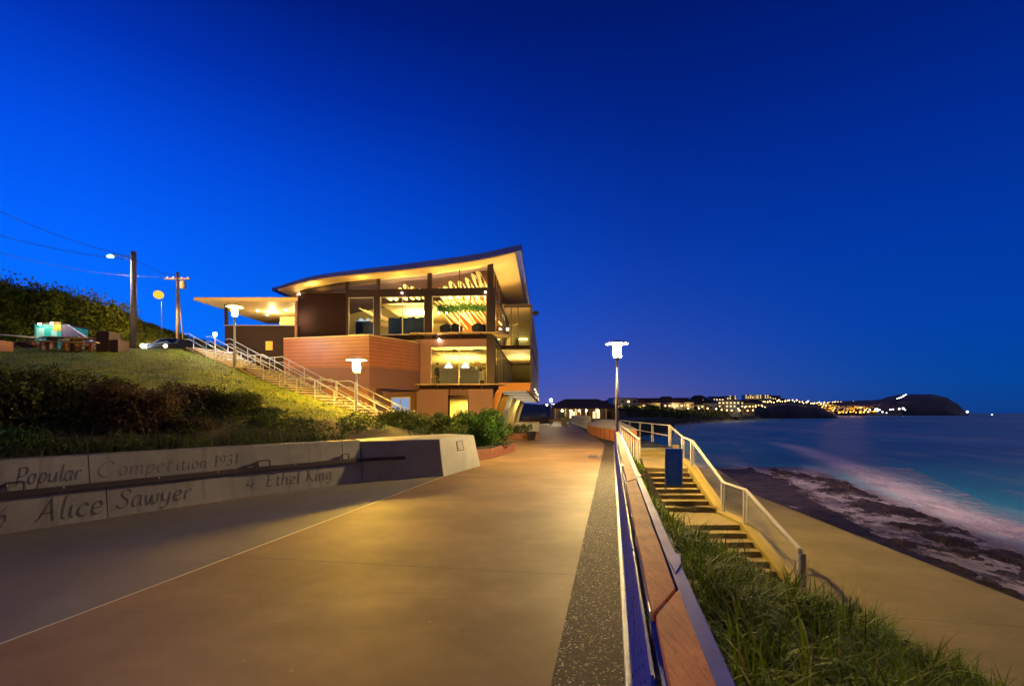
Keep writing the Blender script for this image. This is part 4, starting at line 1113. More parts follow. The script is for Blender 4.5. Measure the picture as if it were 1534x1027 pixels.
# ================================================================ TOP OF THE LAWN: poles, mural shed, tables, car
def timber_pole(px, Y, py_top, label, r0):
    p = P(px, 520, Y); ht = H-(py_top-618)*Y/F - 5.9
    t = thing('utility_pole', label, 'utility pole', (p.x, Y, 5.9))
    MB().tube((0,0,-.5),(0,0,ht),r0,r0*.78,n=14).build('pole', M['pole'], t, smooth=True)
    return t, ht
t, ht = timber_pole(200, 42, 377, 'thick timber pole carrying a white street light on a short arm', .26)
arm = MB(); arm.path([Vector((0,-.1,ht-.6)), Vector((-.55,-.12,ht-.45)), Vector((-1.4,-.15,ht-.38))], .035, 7); arm.tube((0,-.1,ht-1.0),(-.75,-.12,ht-.45),.02,n=6); arm.build('arm', M['dark_steel'], t)
lh = MB(); lh.ball((0,0,0), .30, 12, 6, (1.3,.6,.30)); lo_ = lh.build('lamp_head', M['galv'], t, smooth=True, loc=(-1.65,-.15,ht-.36))
MB().ball((0,0,0), .19, 10, 6, (1.2,.8,.45)).build('bulb', M['bulb_white'], t, smooth=True, loc=(-1.85,-.2,ht-.46))
t2, h2 = timber_pole(266, 52, 408, 'thin timber power pole with a crossarm and transformer above the stair head', .17)
MB().box(-1.3,1.3,-.08,.08,h2-.75,h2-.62).build('crossarm', M['pole'], t2)
for xx in (-1.1,-.45,.45,1.1): MB().lathe([(.05,0),(.07,.05),(.04,.09),(.06,.14),(.02,.18)], n=8).build('insulator', M['white'], t2, loc=(xx,0,h2-.62))
MB().lathe([(.28,0),(.30,.1),(.30,.75),(.2,.85)], n=12).build('transformer', M['galv'], t2, loc=(.62,-.1,h2-1.75))
MB().tube((.9,0,0),(.15,0,h2-2.2),.06,n=8).build('brace', M['pole'], t2)
# sodium street lamp beyond the hill foot
p = P(237, 439, 50)
t = thing('street_lamp', 'tall thin street lamp with an amber light between the two timber poles', 'street lamp', (p.x, 50.5, 5.9))
hh = p.z-5.9
MB().tube((0,0,-.3),(0,0,hh+.1),.05,.035,n=8).build('pole', M['dark_steel'], t)
MB().box(-.12,.12,-.75,0,hh+.02,hh+.14).build('lamp_head', M['dark_steel'], t, bevel=.02)
MB().ball((0,0,0),.46,14,9,(1,1,.9)).build('bulb', M['bulb_sod'], t, smooth=True, loc=(0,-.45,hh-.15))
l = bpy.data.lights.new('sodium_light','POINT'); l.energy = 5200; l.color = (1,.55,.10); l.shadow_soft_size = .2; o = bpy.data.objects.new('sodium_light', l); COL.objects.link(o); o.parent = t; o.location = (0,-1.2,hh-.2)
# power lines
def wire(a, c, sag, label):
    b = MB(); n = 24; pts = []
    for k in range(n+1):
        s = k/n; q = a.lerp(c, s); q.z -= sag*4*s*(1-s); pts.append(q)
    for p_, q_ in zip(pts, pts[1:]): b.tube(p_, q_, .018, n=4, caps=False)
    tag(b.build('power_line', M['dark_steel']), label, 'power line', 'power lines from the timber poles')
p1 = Vector((t2.location.x, 52, 5.9+h2-.45)); pA = Vector((P(200,520,42).x, 42, 5.9+9.35))
LW = 'thin dark power line strung across the sky to the timber poles'
wire(P(-60,288,30), pA, .5, 'topmost power line running from the sky at left to the thick timber pole')
wire(P(-60,335,30), pA+Vector((0,0,-.25)), .4, 'middle power line running to the thick timber pole')
wire(P(-60,362,34), p1+Vector((-1.1,0,0)), .7, 'lowest power line running past the thick pole to the crossarm')
wire(pA+Vector((.2,0,-.3)), p1+Vector((.45,0,0)), .3, 'short power line between the thick pole and the thin pole')
# mural shed
Y = 38
a = P(52,0,Y).x; c = P(92,0,Y).x; d = P(122,0,Y).x
zt = H+(618-486)*Y/F
ms = thing('mural_shed', 'small teal painted shed with abstract mural above the lawn', 'shed', (a, Y, 5.9))
MB().box(0, c-a, 0, 2.4, 0, zt-5.9).build('wall', M['teal'], ms)
MB().box(-.12, c-a+.1, -.1, 2.5, zt-5.9, zt-5.9+.12).build('roof', M['dark_steel'], ms)
b = MB(); w_ = c-a
pm_ = mat('pale_mural_blue', (.35,.75,.8), .5); b.box(.15,.75,-.02,-.004,1.7,2.5); b.build('pale_panel', pm_, ms); b = MB(); b.box(1.3,1.75,-.02,-.004,1.3,2.3); b.build('pale_panel', pm_, ms)
b = MB(); b.ball((.62,-.0,1.35),.22,10,6,(1,.1,1)); b.box(1.05,1.3,-.02,-.004,.5,1.9); b.build('mauve_panel', M['purple'], ms)
b = MB(); b.ball((1.1,-.0,1.55),.2,8,5,(.8,.1,1.4)); b.box(1.45,2.1,-.025,-.006,zt-5.9-.5,zt-5.9+.18); b.build('yellow_panel', M['yellow_p'], ms)
mw = thing('mural_wall', 'low wedge shaped wall with a blue and mauve mural beside the teal shed', 'wall', (c+.06, Y, 5.9))
b = MB(); ww = d-c; hz = zt-5.9
b.add([(0,0,0),(ww+.9,0,0),(ww+.9,0,hz*.48),(.25,0,hz+.05),(0,0,hz+.05),(0,.3,0),(ww+.9,.3,0),(ww+.9,.3,hz*.48),(.25,.3,hz+.05),(0,.3,hz+.05)],
      [(0,1,2,3,4),(9,8,7,6,5),(0,5,6,1),(1,6,7,2),(2,7,8,3),(3,8,9,4),(4,9,5,0)]); b.build('wall', M['purple'], mw)
b = MB(); pts = []; 
for k in range(17):
    an = math.pi*k/16; pts.append((ww*.5+.2-.75*math.cos(an), -.012, hz*.42+.75*math.sin(an)))
b.add([(ww*.5+.2,-.012,hz*.42)]+pts, [(0,i,i+1) for i in range(1,17)]); b.build('blue_arc', mat('mural_deep_blue', (.02,.16,.36), .5), mw)
MB().ball((0,0,0),.09,8,5).build('wall_light', M['bulb_sm'], ms, smooth=True, loc=(w_*.35,-.35,2.75)); MB().ball((0,0,0),.09,8,5).build('wall_light', M['bulb_sm'], ms, smooth=True, loc=(w_*.8,-.35,2.8))
l = bpy.data.lights.new('shed_fill','POINT'); l.energy = 80; l.color = (.9,.95,.8); l.shadow_soft_size = .1; o = bpy.data.objects.new('shed_fill', l); COL.objects.link(o); o.parent = ms; o.location = (w_*.6,-1.6,2.7)  # fill added in front of the shed to brighten the mural
# rubble edging
b = MB(); rnd = random.Random(5)
for k in range(46):
    x_ = P(rnd.uniform(-30,76),0,31.5).x; b.ball((x_, 31.2+rnd.uniform(-.3,.3), 5.95+rnd.uniform(0,.35)), rnd.uniform(.14,.30), 7, 5, (1.3,1,.7))
tag(b.build('rubble_edging', M['brick']), 'low bank of orange brown rubble along the top left of the lawn', 'rubble', kind='stuff')
# pipe fence
fz = thing('pipe_fence', 'long pale pipe fence along the top edge of the lawn', 'fence')
pf = [P(-60,496,31.6), P(60,506,31.6), P(125,510,31.6), P(185,518,31.6)]
b = MB(); b.path(pf, .05, 8); b.build('rail', M['rail_paint'], fz, smooth=True)
for p in (pf[1], P(95,508,31.6), pf[2], P(155,514,31.6), pf[3]): MB().tube((0,0,5.75-p.z),(0,0,.03),.04,n=8).build('post', M['rail_paint'], fz, loc=p)
# picnic tables near the crest
def picnic(px, Y, label, rz, s=1.0):
    x_ = (px-767)*Y/F; t = thing('picnic_table', label, 'picnic table', (x_, Y, lz(x_, Y, 5.6)-.05), rz, 'picnic tables at the top of the lawn')
    b = MB()
    for k in range(5): b.box(-1.0*s,1.0*s,-.40+k*.16,-.26+k*.16,.72,.77)
    b.build('tabletop', M['timber_pale'], t)
    for sg_ in (-1,1):
        MB().box(-1.0*s,1.0*s,sg_*.75-.15,sg_*.75+.15,.42,.47).build('bench', M['timber_pale'], t)
        b = MB(); b.box(sg_*.72*s-.09,sg_*.72*s+.09,-.28,.28,-.2,.719); b.build('leg', M['timber_dark'], t)
        for s2 in (-1,1): MB().box(sg_*.66*s-.07,sg_*.66*s+.07,s2*.75-.10,s2*.75+.10,-.25,.419).build('bench_leg', M['timber_dark'], t)
picnic(98, 28.6, 'dark legged picnic table below the teal shed', R(6))
picnic(134, 27.6, 'picnic table with a bright top beside the stepped brown block', R(4))
def blocky(px, Y, label, w1, h1, w2, h2, zoff=0):
    x_ = (px-767)*Y/F; t = thing('stepped_block', label, 'seat block', (x_, Y, lz(x_, Y, 5.6)-.1))
    MB().box(0,w1,-.4,.4,-.3,h1).build('tall_block', M['block_dk'], t, bevel=.02)
    if w2: MB().box(w1+.005,w1+w2,-.39,.39,-.3,h2).build('low_block', M['block_dk'], t, bevel=.02)
blocky(153, 27.6, 'stepped dark brown block between the picnic table and the bright lawn', .72, 1.18, .5, .72)
t = thing('corner_block', 'pinkish square block at the far left edge of the lawn', 'seat block', (P(-12,0,26).x, 26, lz(P(-12,0,26).x, 26, 5.0)-.05))
MB().box(-.2,.75,-.4,.4,-.3,.62).build('block', M['pinkish'], t, bevel=.02)
# car with its headlights on
ct = thing('parked_car', 'dark car facing the viewer with both headlights blazing at the lawn crest', 'car', (P(231,0,34.5).x, 34.5, 5.88), R(3))
sec = [(-.0,.35,.62,.80),(.25,.30,.86,.86),(1.05,.30,.98,.88),(1.7,.30,1.42,.70),(3.2,.30,1.45,.68),(3.9,.32,1.05,.82),(4.3,.35,.9,.80)]
rows = []
for y_, zb_, zt_, hw in sec:
    mid = min(zt_, .85)
    rows.append([Vector((-.84,y_,zb_)),Vector((-.88,y_,mid*.8)),Vector((-.86,y_,mid)),Vector((-hw,y_,zt_)),Vector((0,y_,zt_+.03)),Vector((hw,y_,zt_)),Vector((.86,y_,mid)),Vector((.88,y_,mid*.8)),Vector((.84,y_,zb_))])
b = MB().grid(rows); b.add([tuple(v) for v in rows[0]], [tuple(range(9))]); b.add([tuple(v) for v in rows[-1]], [tuple(range(8,-1,-1))])
b.build('body', M['black'], ct, bevel=.02)
b = MB(); b.add([(-.66,1.12,1.0),(.66,1.12,1.0),(.62,1.66,1.40),(-.62,1.66,1.40)], [(0,1,2,3)]); b.build('windscreen', M['glass_dk'], ct, loc=(0,-.03,.02))
for xx in (-.78,.78):
    MB().ball((0,0,0),.11,10,6,(1.2,.5,.9)).build('headlight', M['bulb_white'] if xx < 0 else M['bulb_sm'], ct, smooth=True, loc=(xx,-.02,.66))
    for yy in (.85,3.4):
        MB().tube((-.1,0,0),(.1,0,0),.32,n=16).build('wheel', M['black'], ct, loc=(xx*.98,yy,.32))
MB().box(-.45,.45,-.03,0,.42,.55).build('grille', M['dark_steel'], ct)
# ================================================================ THE SURF HOUSE
OX, OY = -1.43, 36.0; CA, SA = .9976, .0697
hs = thing('surf_house', 'large modern surf clubhouse with sweeping curved roof and lit glass storeys beside the path', 'building', (OX,OY,0), -math.atan2(SA, CA))
def loc2(x, y):   # world -> house plan
    dx, dy = x-OX, y-OY; return (dx*CA - dy*SA, dx*SA + dy*CA)
def U(px, v=0.0):
    k = (px-767)/F
    # world = O + u*(CA,-SA) + v*(SA,CA);  X = k*Y
    return (k*(OY+v*CA) - OX - v*SA)/(CA + k*SA)
def Zf(py, u, v=0.0): return H-(py-618)*(OY-u*SA+v*CA)/F
Z1, Z2, ZB0, ZB1 = 3.86, 7.62, 10.50, 11.02
HP = lambda b, n, m, **k: b.build(n, m if not isinstance(m, str) else M[m], hs, **k)
def area(name, loc, size, e, c, rot=(0,0,0), par=hs, sy=None):
    l = bpy.data.lights.new(name, 'AREA'); l.energy = e*2.6; l.color = c; l.size = size
    if sy: l.shape = 'RECTANGLE'; l.size_y = sy
    o = bpy.data.objects.new(name, l); COL.objects.link(o); o.parent = par; o.location = loc; o.rotation_euler = rot; return o
YL = (1,.72,.26)
# ---- roof
rc = [(-16.6,10.80),(-15.4,11.20),(-14.0,11.62),(-12.8,11.88),(-9.85,12.2),(-6.98,12.45),(-4.06,12.78),(-1.2,13.1),(.67,13.43),(2.2,13.80)]
def roof_z(u):
    for (a, za), (c, zc) in zip(rc, rc[1:]):
        if u <= c or c == rc[-1][0]:
            t = (u-a)/(c-a); return za+(zc-za)*t
rows_t, rows_b, rows_s = [], [], []
us = [-16.2+k*18.4/40 for k in range(41)]
sm = [sum(roof_z(max(-16.5, min(2.2, u+d))) for d in (-.9,-.45,0,.45,.9))/5 for u in us]
VF, VB = -1.25, 46.0
b = MB(); th = lambda u: .20+.22*max(0, min(1, (u+16)/12))
top_f = [(u, VF, z) for u, z in zip(us, sm)]; top_b = [(u, VB, z) for u, z in zip(us, sm)]
bot_f = [(u, VF, z-th(u)) for u, z in zip(us, sm)]; bot_b = [(u, VB, z-th(u)) for u, z in zip(us, sm)]
b.grid([top_f, top_b]); b.grid([bot_b, bot_f])
b.grid([bot_f, top_f]); b.grid([top_b, bot_b])
b.quad(bot_f[-1], bot_b[-1], top_b[-1], top_f[-1]); b.quad(bot_b[0], bot_f[0], top_f[0], top_b[0])
roof = HP(b, 'roof', 'roof')
b = MB(); VS = 0.02
s_f = [(u, VF+.03, z-th(u)-.10) for u, z in zip(us, sm)]; s_b = [(u, VB-.05, z-th(u)-.10) for u, z in zip(us, sm)]
s_f2 = [(u, VF+.03, z-th(u)-.002) for u, z in zip(us, sm)]
s_b2 = [(u, VB-.05, z-th(u)-.002) for u, z in zip(us, sm)]
s_f = s_f[1:-1]; s_b = s_b[1:-1]; s_f2 = s_f2[1:-1]; s_b2 = s_b2[1:-1]
b.grid([s_b, s_f]); b.grid([s_f, s_f2]); b.quad(s_f[-1], s_b[-1], s_b2[-1], s_f2[-1]); b.quad(s_b[0], s_f[0], s_f2[0], s_b2[0])
b.build('soffit', M['soffit'], roof)
def zsof(u):
    u = max(-16.1, min(2.1, u)); k = (u-us[0])/(us[1]-us[0]); i = int(k); i = min(i, 39); t = k-i
    z = sm[i]*(1-t)+sm[i+1]*t; return z-th(u)-.10
HP(MB().box(U(432,3), U(470,3), 3.0, 6.5, 10.9, 12.35), 'plant_box', 'dark_steel')
b = MB()
for k in range(9): b.tube((U(440+4*k,4), 4, 12.3),(U(440+4*k,4), 4, 12.85),.02,n=4)
HP(b, 'antenna', 'dark_steel')
# ---- floors and structure
HP(MB().box(-15.0, .05, .02, 44, Z2-.34, Z2), 'floor_slab', 'brown_dk')
HP(MB().box(-8.3, .05, .03, 44, Z1-.30, Z1), 'floor_slab', 'brown_dk')
HP(MB().box(-15, -.1, 16, 16.2, -.1, 12.3), 'rear_wall', 'cream')
HP(MB().box(-15.15, -14.9, .31, 44, 0, 10.6), 'side_wall', 'brown_dk')
uL, uW = U(447), U(518)
HP(MB().box(uL, uW, 0, .3, Z2-.34, ZB0+.35), 'wall', 'brown_dk')
HP(MB().tube((uL-.12,-.1,5.5),(uL-.12,-.1,ZB0+.3),.09,n=10), 'downpipe', 'pinkish')
# ---- beam and columns of the top storey
HP(MB().box(uW, .16, -.03, .3, ZB0, ZB1), 'beam', 'frame')
cols2 = [(519,521.5),(560,569),(636,647),(729,742)]
for p0, p1 in cols2: HP(MB().box(U(p0), U(p1), -.05, .32, Z2-.3, ZB0-.002), 'column', 'frame')
for p0, p1 in ((518,521),(565,568),(641,646),(731,739)):
    ua, ub = U(p0), U(p1); HP(MB().prism([(ua,-.03),(ub,-.03),(ub,.25),(ua,.25)], ZB1+.002, [zsof(ua)+.04,zsof(ub)+.04,zsof(ub)+.04,zsof(ua)+.04]), 'column', 'frame')
def window(ua, ub, z0, z1a, z1b=None, mull=(), v=.08, g='glass', fr='alu', w=.06, trans=()):
    z1b = z1a if z1b is None else z1b
    b = MB(); d = .05
    b.box(ua, ub, v-d, v+d, z0, z0+w)
    b.prism([(ua,v-d),(ub,v-d),(ub,v+d),(ua,v+d)], [z1a-w,z1b-w,z1b-w,z1a-w], [z1a,z1b,z1b,z1a])
    zz = lambda u: z1a+(z1b-z1a)*(u-ua)/(ub-ua)
    b.box(ua, ua+w, v-d+.002, v+d-.002, z0+w, z1a-w); b.box(ub-w, ub, v-d+.002, v+d-.002, z0+w, z1b-w)
    for m_ in mull: b.box(m_-w*.5, m_+w*.5, v-d+.004, v+d-.004, z0+w, zz(m_)-w)
    for t_ in trans: b.box(ua+w, ub-w, v-d+.006, v+d-.006, t_, t_+w)
    f = HP(b, 'window', fr)
    b = MB(); b.add([(ua+w,v,z0+w),(ub-w,v,z0+w),(ub-w,v,z1b-w),(ua+w,v,z1a-w)], [(0,1,2,3)])
    b.build('pane', M[g], f); return f
def zt(px): return zsof(U(px))+.03
window(U(521.5), U(560), Z2+.02, ZB0, mull=(), g='glass')
window(U(569), U(636), Z2+.02, ZB0, mull=(U(602.5),))
window(U(647), U(729), Z2+.02, ZB0, mull=(U(688),), w=.05)
window(U(449), U(518), ZB1-.05, zt(449), zt(518), g='glass_dk', fr='frame')
window(U(521), U(565), ZB1, zt(521), zt(565), g='glass_dk', fr='frame')
window(U(568), U(641), ZB1, zt(568), zt(641), fr='frame', w=.05)
window(U(646), U(731), ZB1, zt(646), zt(731), mull=(U(688),), fr='frame', w=.05)
# ---- middle storey
HP(MB().box(U(624), U(645), -.02, .3, Z1, Z2-.345), 'wall', 'pinkish')
HP(MB().box(U(645), U(729), -.01, .3, 6.72, Z2-.345), 'spandrel', 'pinkish')
HP(MB().box(U(729), .16, -.04, .32, Z1, Z2-.345), 'column', 'frame')
window(U(645), U(729), Z1+.02, 6.71, mull=(U(687.5),), w=.05)
# ---- ground storey
HP(MB().box(U(624), U(671), 0, .3, -.1, Z1-.31), 'wall', 'pinkish')
HP(MB().box(U(702), .02, 0, .3, -.1, Z1-.31), 'wall', 'pinkish')
HP(MB().box(U(671), U(702), .001, .3, Zf(592,U(686)), Z1-.312), 'wall', 'brown')
window(U(671), U(702), .2, Zf(592,U(686)), w=.07, fr='brown_dk')
HP(MB().box(U(540), U(624), .35, .6, -.1, Z1), 'recess_wall', 'brown')
HP(MB().box(U(672.5), U(674), -.006, .01, 0, Z1-.32).box(U(700),U(701),-.006,.01,0,.2), 'joint_strip', 'brown_dk')
# blue lit door in the recess
b = MB(); ua, ub = U(584), U(613); zd = Zf(594, ua)
b.box(ua,ua+.09,.28,.349,0,zd); b.box(ub-.09,ub,.28,.349,0,zd); b.box(ua+.09,ub-.09,.28,.349,zd-.09,zd); b.box((ua+ub)/2-.03,(ua+ub)/2+.03,.29,.348,0,zd-.09)
dr = HP(b, 'door', 'alu'); MB().box(ua+.09, ub-.09, .31, .33, 0, zd-.09).build('door_glass', M['door_glow'], dr)
# awnings
aw = MB(); aw.prism([(U(618),-.02),(U(618),-.75),(.45,-.75),(1.25,.9),(.02,.9),(.02,-.02)], Z2-.03, Z2+.045)
HP(aw, 'awning', 'soffit')
b = MB()
for k in range(7): b.box(.06+0*k, .32+k*.13, -.55+k*.22, -.45+k*.22, Z2-.16, Z2-.04)
HP(b, 'awning_louvre', 'soffit')
aw = MB(); aw.prism([(U(616),-.02),(U(616),-.85),(.30,-.85),(1.1,.35),(.1,.35),(.02,-.02)], Z1-.02, Z1+.05)
HP(aw, 'awning', 'soffit')
b = MB()
for px in (628,656,690,722):
    b.prism([(U(px)-.04,-.7),(U(px)+.04,-.7),(U(px)+.04,-.02),(U(px)-.04,-.02)], [Z1-.09,Z1-.09,Z1-.24,Z1-.24], Z1-.022)
    b.prism([(U(px)-.04,-.65),(U(px)+.04,-.65),(U(px)+.04,-.03),(U(px)-.04,-.03)], [Z2-.1,Z2-.1,Z2-.25,Z2-.25], Z2-.032)
HP(b, 'awning_bracket', 'dark_steel')
# ---- cladding volume in front (defined in the world, brought to house plan)
cp = [loc2(*p) for p in ((-15.8,33.7),(-9.44,32.2),(-8.3,33.7),(-7.35,35.0),(-6.85,36.0),(-6.9,36.4),(-15.6,37.2))]
HP(MB().prism(cp, 4.86, 6.90), 'clad_band', 'clad')
HP(MB().prism([((x*1.0), y) for x, y in cp], 6.903, 6.97), 'parapet_cap', 'soffit')
ctr = (sum(p[0] for p in cp)/7, sum(p[1] for p in cp)/7)
inn = [(x+(ctr[0]-x)*.008, y+(ctr[1]-y)*.012) for x, y in cp]
HP(MB().prism(inn, 3.46, 4.858), 'lower_band', 'brown')
cpl = [loc2(*p) for p in ((-15.78,33.72),(-9.50,32.24),(-9.2,32.9),(-9.6,36.3),(-15.6,37.2))]
HP(MB().prism(cpl, -.1, 3.458), 'base_wall', 'ochre')
# ---- left wing with the flat canopy
def pw(pts): return [loc2(*p) for p in pts]
HP(MB().prism(pw([(-21.45,33.0),(-14.6,33.0),(-16.5,37.4),(-16.3,41.5),(-20.9,41.5)]), 9.42, 9.56), 'canopy', 'roof')
HP(MB().prism(pw([(-21.35,33.08),(-14.68,33.08),(-16.55,37.4),(-16.35,41.4),(-20.8,41.4)]), 9.36, 9.417), 'canopy_soffit', 'soffit')
HP(MB().prism(pw([(-21.52,32.95),(-14.5,32.95),(-14.5,32.99),(-21.46,32.99)]), 9.38, 9.60), 'canopy_fascia', 'soffit')
HP(MB().prism(pw([(-20.05,34.0),(-14.9,34.0),(-14.9,34.25),(-20.05,34.25)]), 0, 7.86), 'parapet_wall', 'charcoal')
HP(MB().prism(pw([(-20.10,33.95),(-14.9,33.95),(-14.9,34.3),(-20.10,34.3)]), 7.865, 7.92), 'parapet_cap', 'galv')
HP(MB().prism(pw([(-20.05,34.26),(-19.8,34.26),(-19.6,41),(-19.85,41)]), 0, 7.86), 'parapet_wall', 'charcoal')
HP(MB().prism(pw([(-19.9,34.3),(-14.9,34.3),(-14.4,41),(-19.6,41)]), 6.6, 6.75), 'terrace_floor', 'floor_in')
HP(MB().prism(pw([(-18.3,38.4),(-16.4,38.4),(-16.4,38.6),(-18.3,38.6)]), 6.76, 9.35), 'wall', 'cream')
b = MB(); x0, y0 = loc2(-16.6,37.7)
for dx, dy in ((-20.0,34.12),(-19.1,40.6)):
    x_, y_ = loc2(dx, dy); b.box(x_-.09,x_+.09,y_-.09,y_+.09,6.76 if dy > 35 else 7.92,9.35)
HP(b, 'canopy_post', 'charcoal')
x_, y_ = loc2(-15.0, 33.85); HP(MB().tube((x_,y_,3.0),(x_,y_,9.5),.10,n=10), 'downpipe', 'pinkish')
a1 = P(398,511,33.95); a2 = P(408,524,33.95); q1 = loc2(a1.x, 33.99); q2 = loc2(a2.x, 33.99)
ns_ = HP(MB().prism([q1, q2, (q2[0], q2[1]-.04), (q1[0], q1[1]-.04)], a2.z, a1.z), 'notice_panel', 'yellow_p')
# ---- sea side: glass walls, slabs, balconies
for lvl, (za, zb_) in enumerate(((Z1, Z2-.34), (Z2, 12.55))):
    b = MB(); v = .4
    while v < 44:
        b.box(-.03,.05, v, v+.07, za, zb_); v += 1.45
    b.box(-.03,.05,.33,44,za,za+.08); b.box(-.03,.05,.33,44,zb_-.08,zb_)
    if lvl: b.box(-.029,.051,.33,44,10.5,10.75)
    f = HP(b, 'side_window', 'frame')
    b = MB(); b.quad((.01,.33,za+.08),(.01,44,za+.08),(.01,44,zb_-.08),(.01,.33,zb_-.08)); b.build('pane', M['glass'], f)
UO = 2.72; V1 = 6.0
HP(MB().box(.055, UO, V1, 44, Z2-.36, Z2-.02), 'balcony_slab', 'brown_dk')
HP(MB().box(.10, UO-.06, V1+.06, 43.9, Z2-.42, Z2-.365), 'balcony_soffit', 'soffit')
HP(MB().box(.055, UO, 1.0, 44, Z1-.28, Z1-.02), 'balcony_slab', 'brown_dk')
b = MB(); v = 1.2; k = 0
while v < 42: b.box(.2, UO-.1, v, v+.10, Z1-.42, Z1-.285); v += .9
sb = HP(b, 'soffit_batten', 'soffit')
v = 1.62
while v < 42: MB().box(.35, UO-.25, v, v+.10, Z1-.445, Z1-.425).build('strip_light', M['strip'], sb); v += 4.2
HP(MB().box(UO+.001, UO+.06, 1.0, 44.1, Z1-.46, Z1+.25), 'fascia', 'ochre')
HP(MB().box(.35, UO+.0, .94, .998, Z1-.42, Z1+.20), 'fascia', 'orange_fin')
# outer screen
HP(MB().box(UO-.10, UO-.02, V1-.10, 44, Z1+.25, 11.0), 'slatted_screen', 'screen')
HP(MB().box(UO-.14, UO+.03, V1-.28, V1-.101, Z1+.2, 11.05), 'screen_post', 'frame')
HP(MB().box(.30, UO-.141, V1-.2, V1-.02, 10.80, 11.03), 'balcony_beam', 'frame')
HP(MB().box(.16, UO-.0, V1+.001, 44, 11.031, 11.12), 'balcony_roof', 'soffit')
for uu in (.34, .95, 1.55): HP(MB().box(uu-.04, uu+.04, V1-.16, V1-.08, Z2, 10.799), 'balcony_mullion', 'frame')
HP(MB().box(.36, UO-.15, V1-.13, V1-.11, Z2+.05, Z2+.95), 'balcony_glass', 'glass')
HP(MB().box(.055, UO-.12, 15.0, 15.15, Z2, 11.0), 'partition', 'cream')
HP(MB().box(.055, UO-.12, 20.0, 20.15, Z1, Z2-.43), 'partition', 'cream')
HP(MB().box(.055, UO-.12, 43.8, 44, Z1-.2, 11.0), 'end_wall', 'brown_dk')
# ground storey set back behind the raking fins
HP(MB().box(-.95, -.75, .31, 44, -.1, Z1-.31), 'ground_wall', 'pinkish')
for k in range(7):
    v = .6 + k*6.05
    uo = (.0,.25,.5,.75,.95,1.1,1.2,1.2,1.2,1.2,1.2)[k]
    m_ = ('orange_fin','yellow_fin','grey_fin','cream','cream','cream','cream','cream','cream','cream','cream')[k]
    b = MB(); w_ = .50
    prf = [(-.74,-.05),(-.52,1.1),(-.20,2.3),(.20,3.42)]
    for (ua,za),(ub,zb_) in zip(prf, prf[1:]):
        b.add([(ua,v,za),(ua+w_,v,za),(ua+w_,v+.22,za),(ua,v+.22,za),(ub,v,zb_),(ub+w_,v,zb_),(ub+w_,v+.22,zb_),(ub,v+.22,zb_)], [(0,1,2,3),(7,6,5,4),(0,4,5,1),(1,5,6,2),(2,6,7,3),(3,7,4,0)])
    HP(b, 'raking_fin', m_)
# ---- interiors
HP(MB().box(U(647)-.1, -.15, 7.8, 8.0, Z2, 12.3), 'interior_wall', 'orange_in')
HP(MB().box(-14.7, U(647)-.12, 9.0, 9.2, Z2, 12.2), 'interior_wall', 'cream')
HP(MB().box(-8.0, -.2, .4, 15.9, Z1, Z1+.02), 'interior_floor', 'floor_in')
HP(MB().box(-8.0, -.2, 11.0, 11.2, Z1+.02, Z2-.5), 'interior_wall', 'cream')
HP(MB().box(-8.3, -8.1, .4, 15.9, Z1, Z2-.5), 'interior_wall', 'cream')
HP(MB().box(-14.8, -.2, .4, 15.9, Z2, Z2+.02), 'interior_floor', 'floor_in')
HP(MB().box(-8.1, -.2, .4, 15.9, Z2-.44, Z2-.345), 'interior_ceiling', 'cream')
# middle bay: dropped pale ceiling and navy panels standing in for glass reflections
HP(MB().box(U(569)-.2, U(636)+.3, 1.0, 8.9, 10.1, 10.2), 'interior_ceiling', 'cream')
b = MB()
rnd = random.Random(9)
for k in range(11): b.box(U(569)+.02+k*.31, U(569)+.325+k*.31, 1.9, 1.93+.004*(k%2), Z2+.03, 9.35+rnd.uniform(-.12,.04))
HP(b, 'reflection_panel', 'reflection_panel')
b = MB()
for k in range(7): b.box(U(520)+.02+k*.29, U(520)+.30+k*.29, 1.6, 1.63+.004*(k%2), Z2+.03, 9.1+rnd.uniform(-.3,.3))  # same stand-in for reflections, behind the left window
HP(b, 'reflection_panel', 'reflection_panel')
# dark plum ceiling that follows the roof inside
inn_u = [-14.6+k*14.4/24 for k in range(25)]
HP(MB().grid([[(u, 15.9, zsof(u)-.05) for u in inn_u], [(u, .34, zsof(u)-.05) for u in inn_u]]), 'interior_ceiling', 'purple_dk')
# bent plywood loops under the roof
def rib(u, v, hgt, wd=.20):
    pts = []
    for k in range(19):
        a = 2*math.pi*k/18; q = hgt/2*math.cos(a); r_ = wd*math.sin(a)
        pts.append((u - .50*q + .86*r_, v, 10.55 + hgt*.42 + .86*q + .5*r_))
    b = MB(); D = Vector((0,.55,0)); vs = []
    for x_, y_, z_ in pts[:-1]: vs += [(x_, y_, z_), (x_, y_+.55, z_)]
    n = len(pts)-1
    b.add(vs, [(2*i, 2*((i+1) % n), 2*((i+1) % n)+1, 2*i+1) for i in range(n)])
    c = (sum(p[0] for p in pts[:-1])/n, sum(p[2] for p in pts[:-1])/n)
    vs2 = [(c[0]+(x_-c[0])*.42, y_, c[1]+(z_-c[1])*.80) for x_, y_, z_ in pts[:-1]]
    b.add([p for p in pts[:-1]]+vs2, [(i, (i+1) % n, n+(i+1) % n, n+i) for i in range(n)])
    HP(b, 'ceiling_rib', 'batten')
for i, px in enumerate((574,583,597,606,616,627)): rib(U(px), .9, (.75,.7,1.0,1.3,1.1,.9)[i])
for i, px in enumerate((657,666,677,691,703,714,722)): rib(U(px), .9, (.9,1.05,1.5,1.5,1.8,2.2,2.5)[i], .19 if i > 3 else .24)
for i in range(8): rib(U(655)+i*.5, 2.6, .8+.14*i)
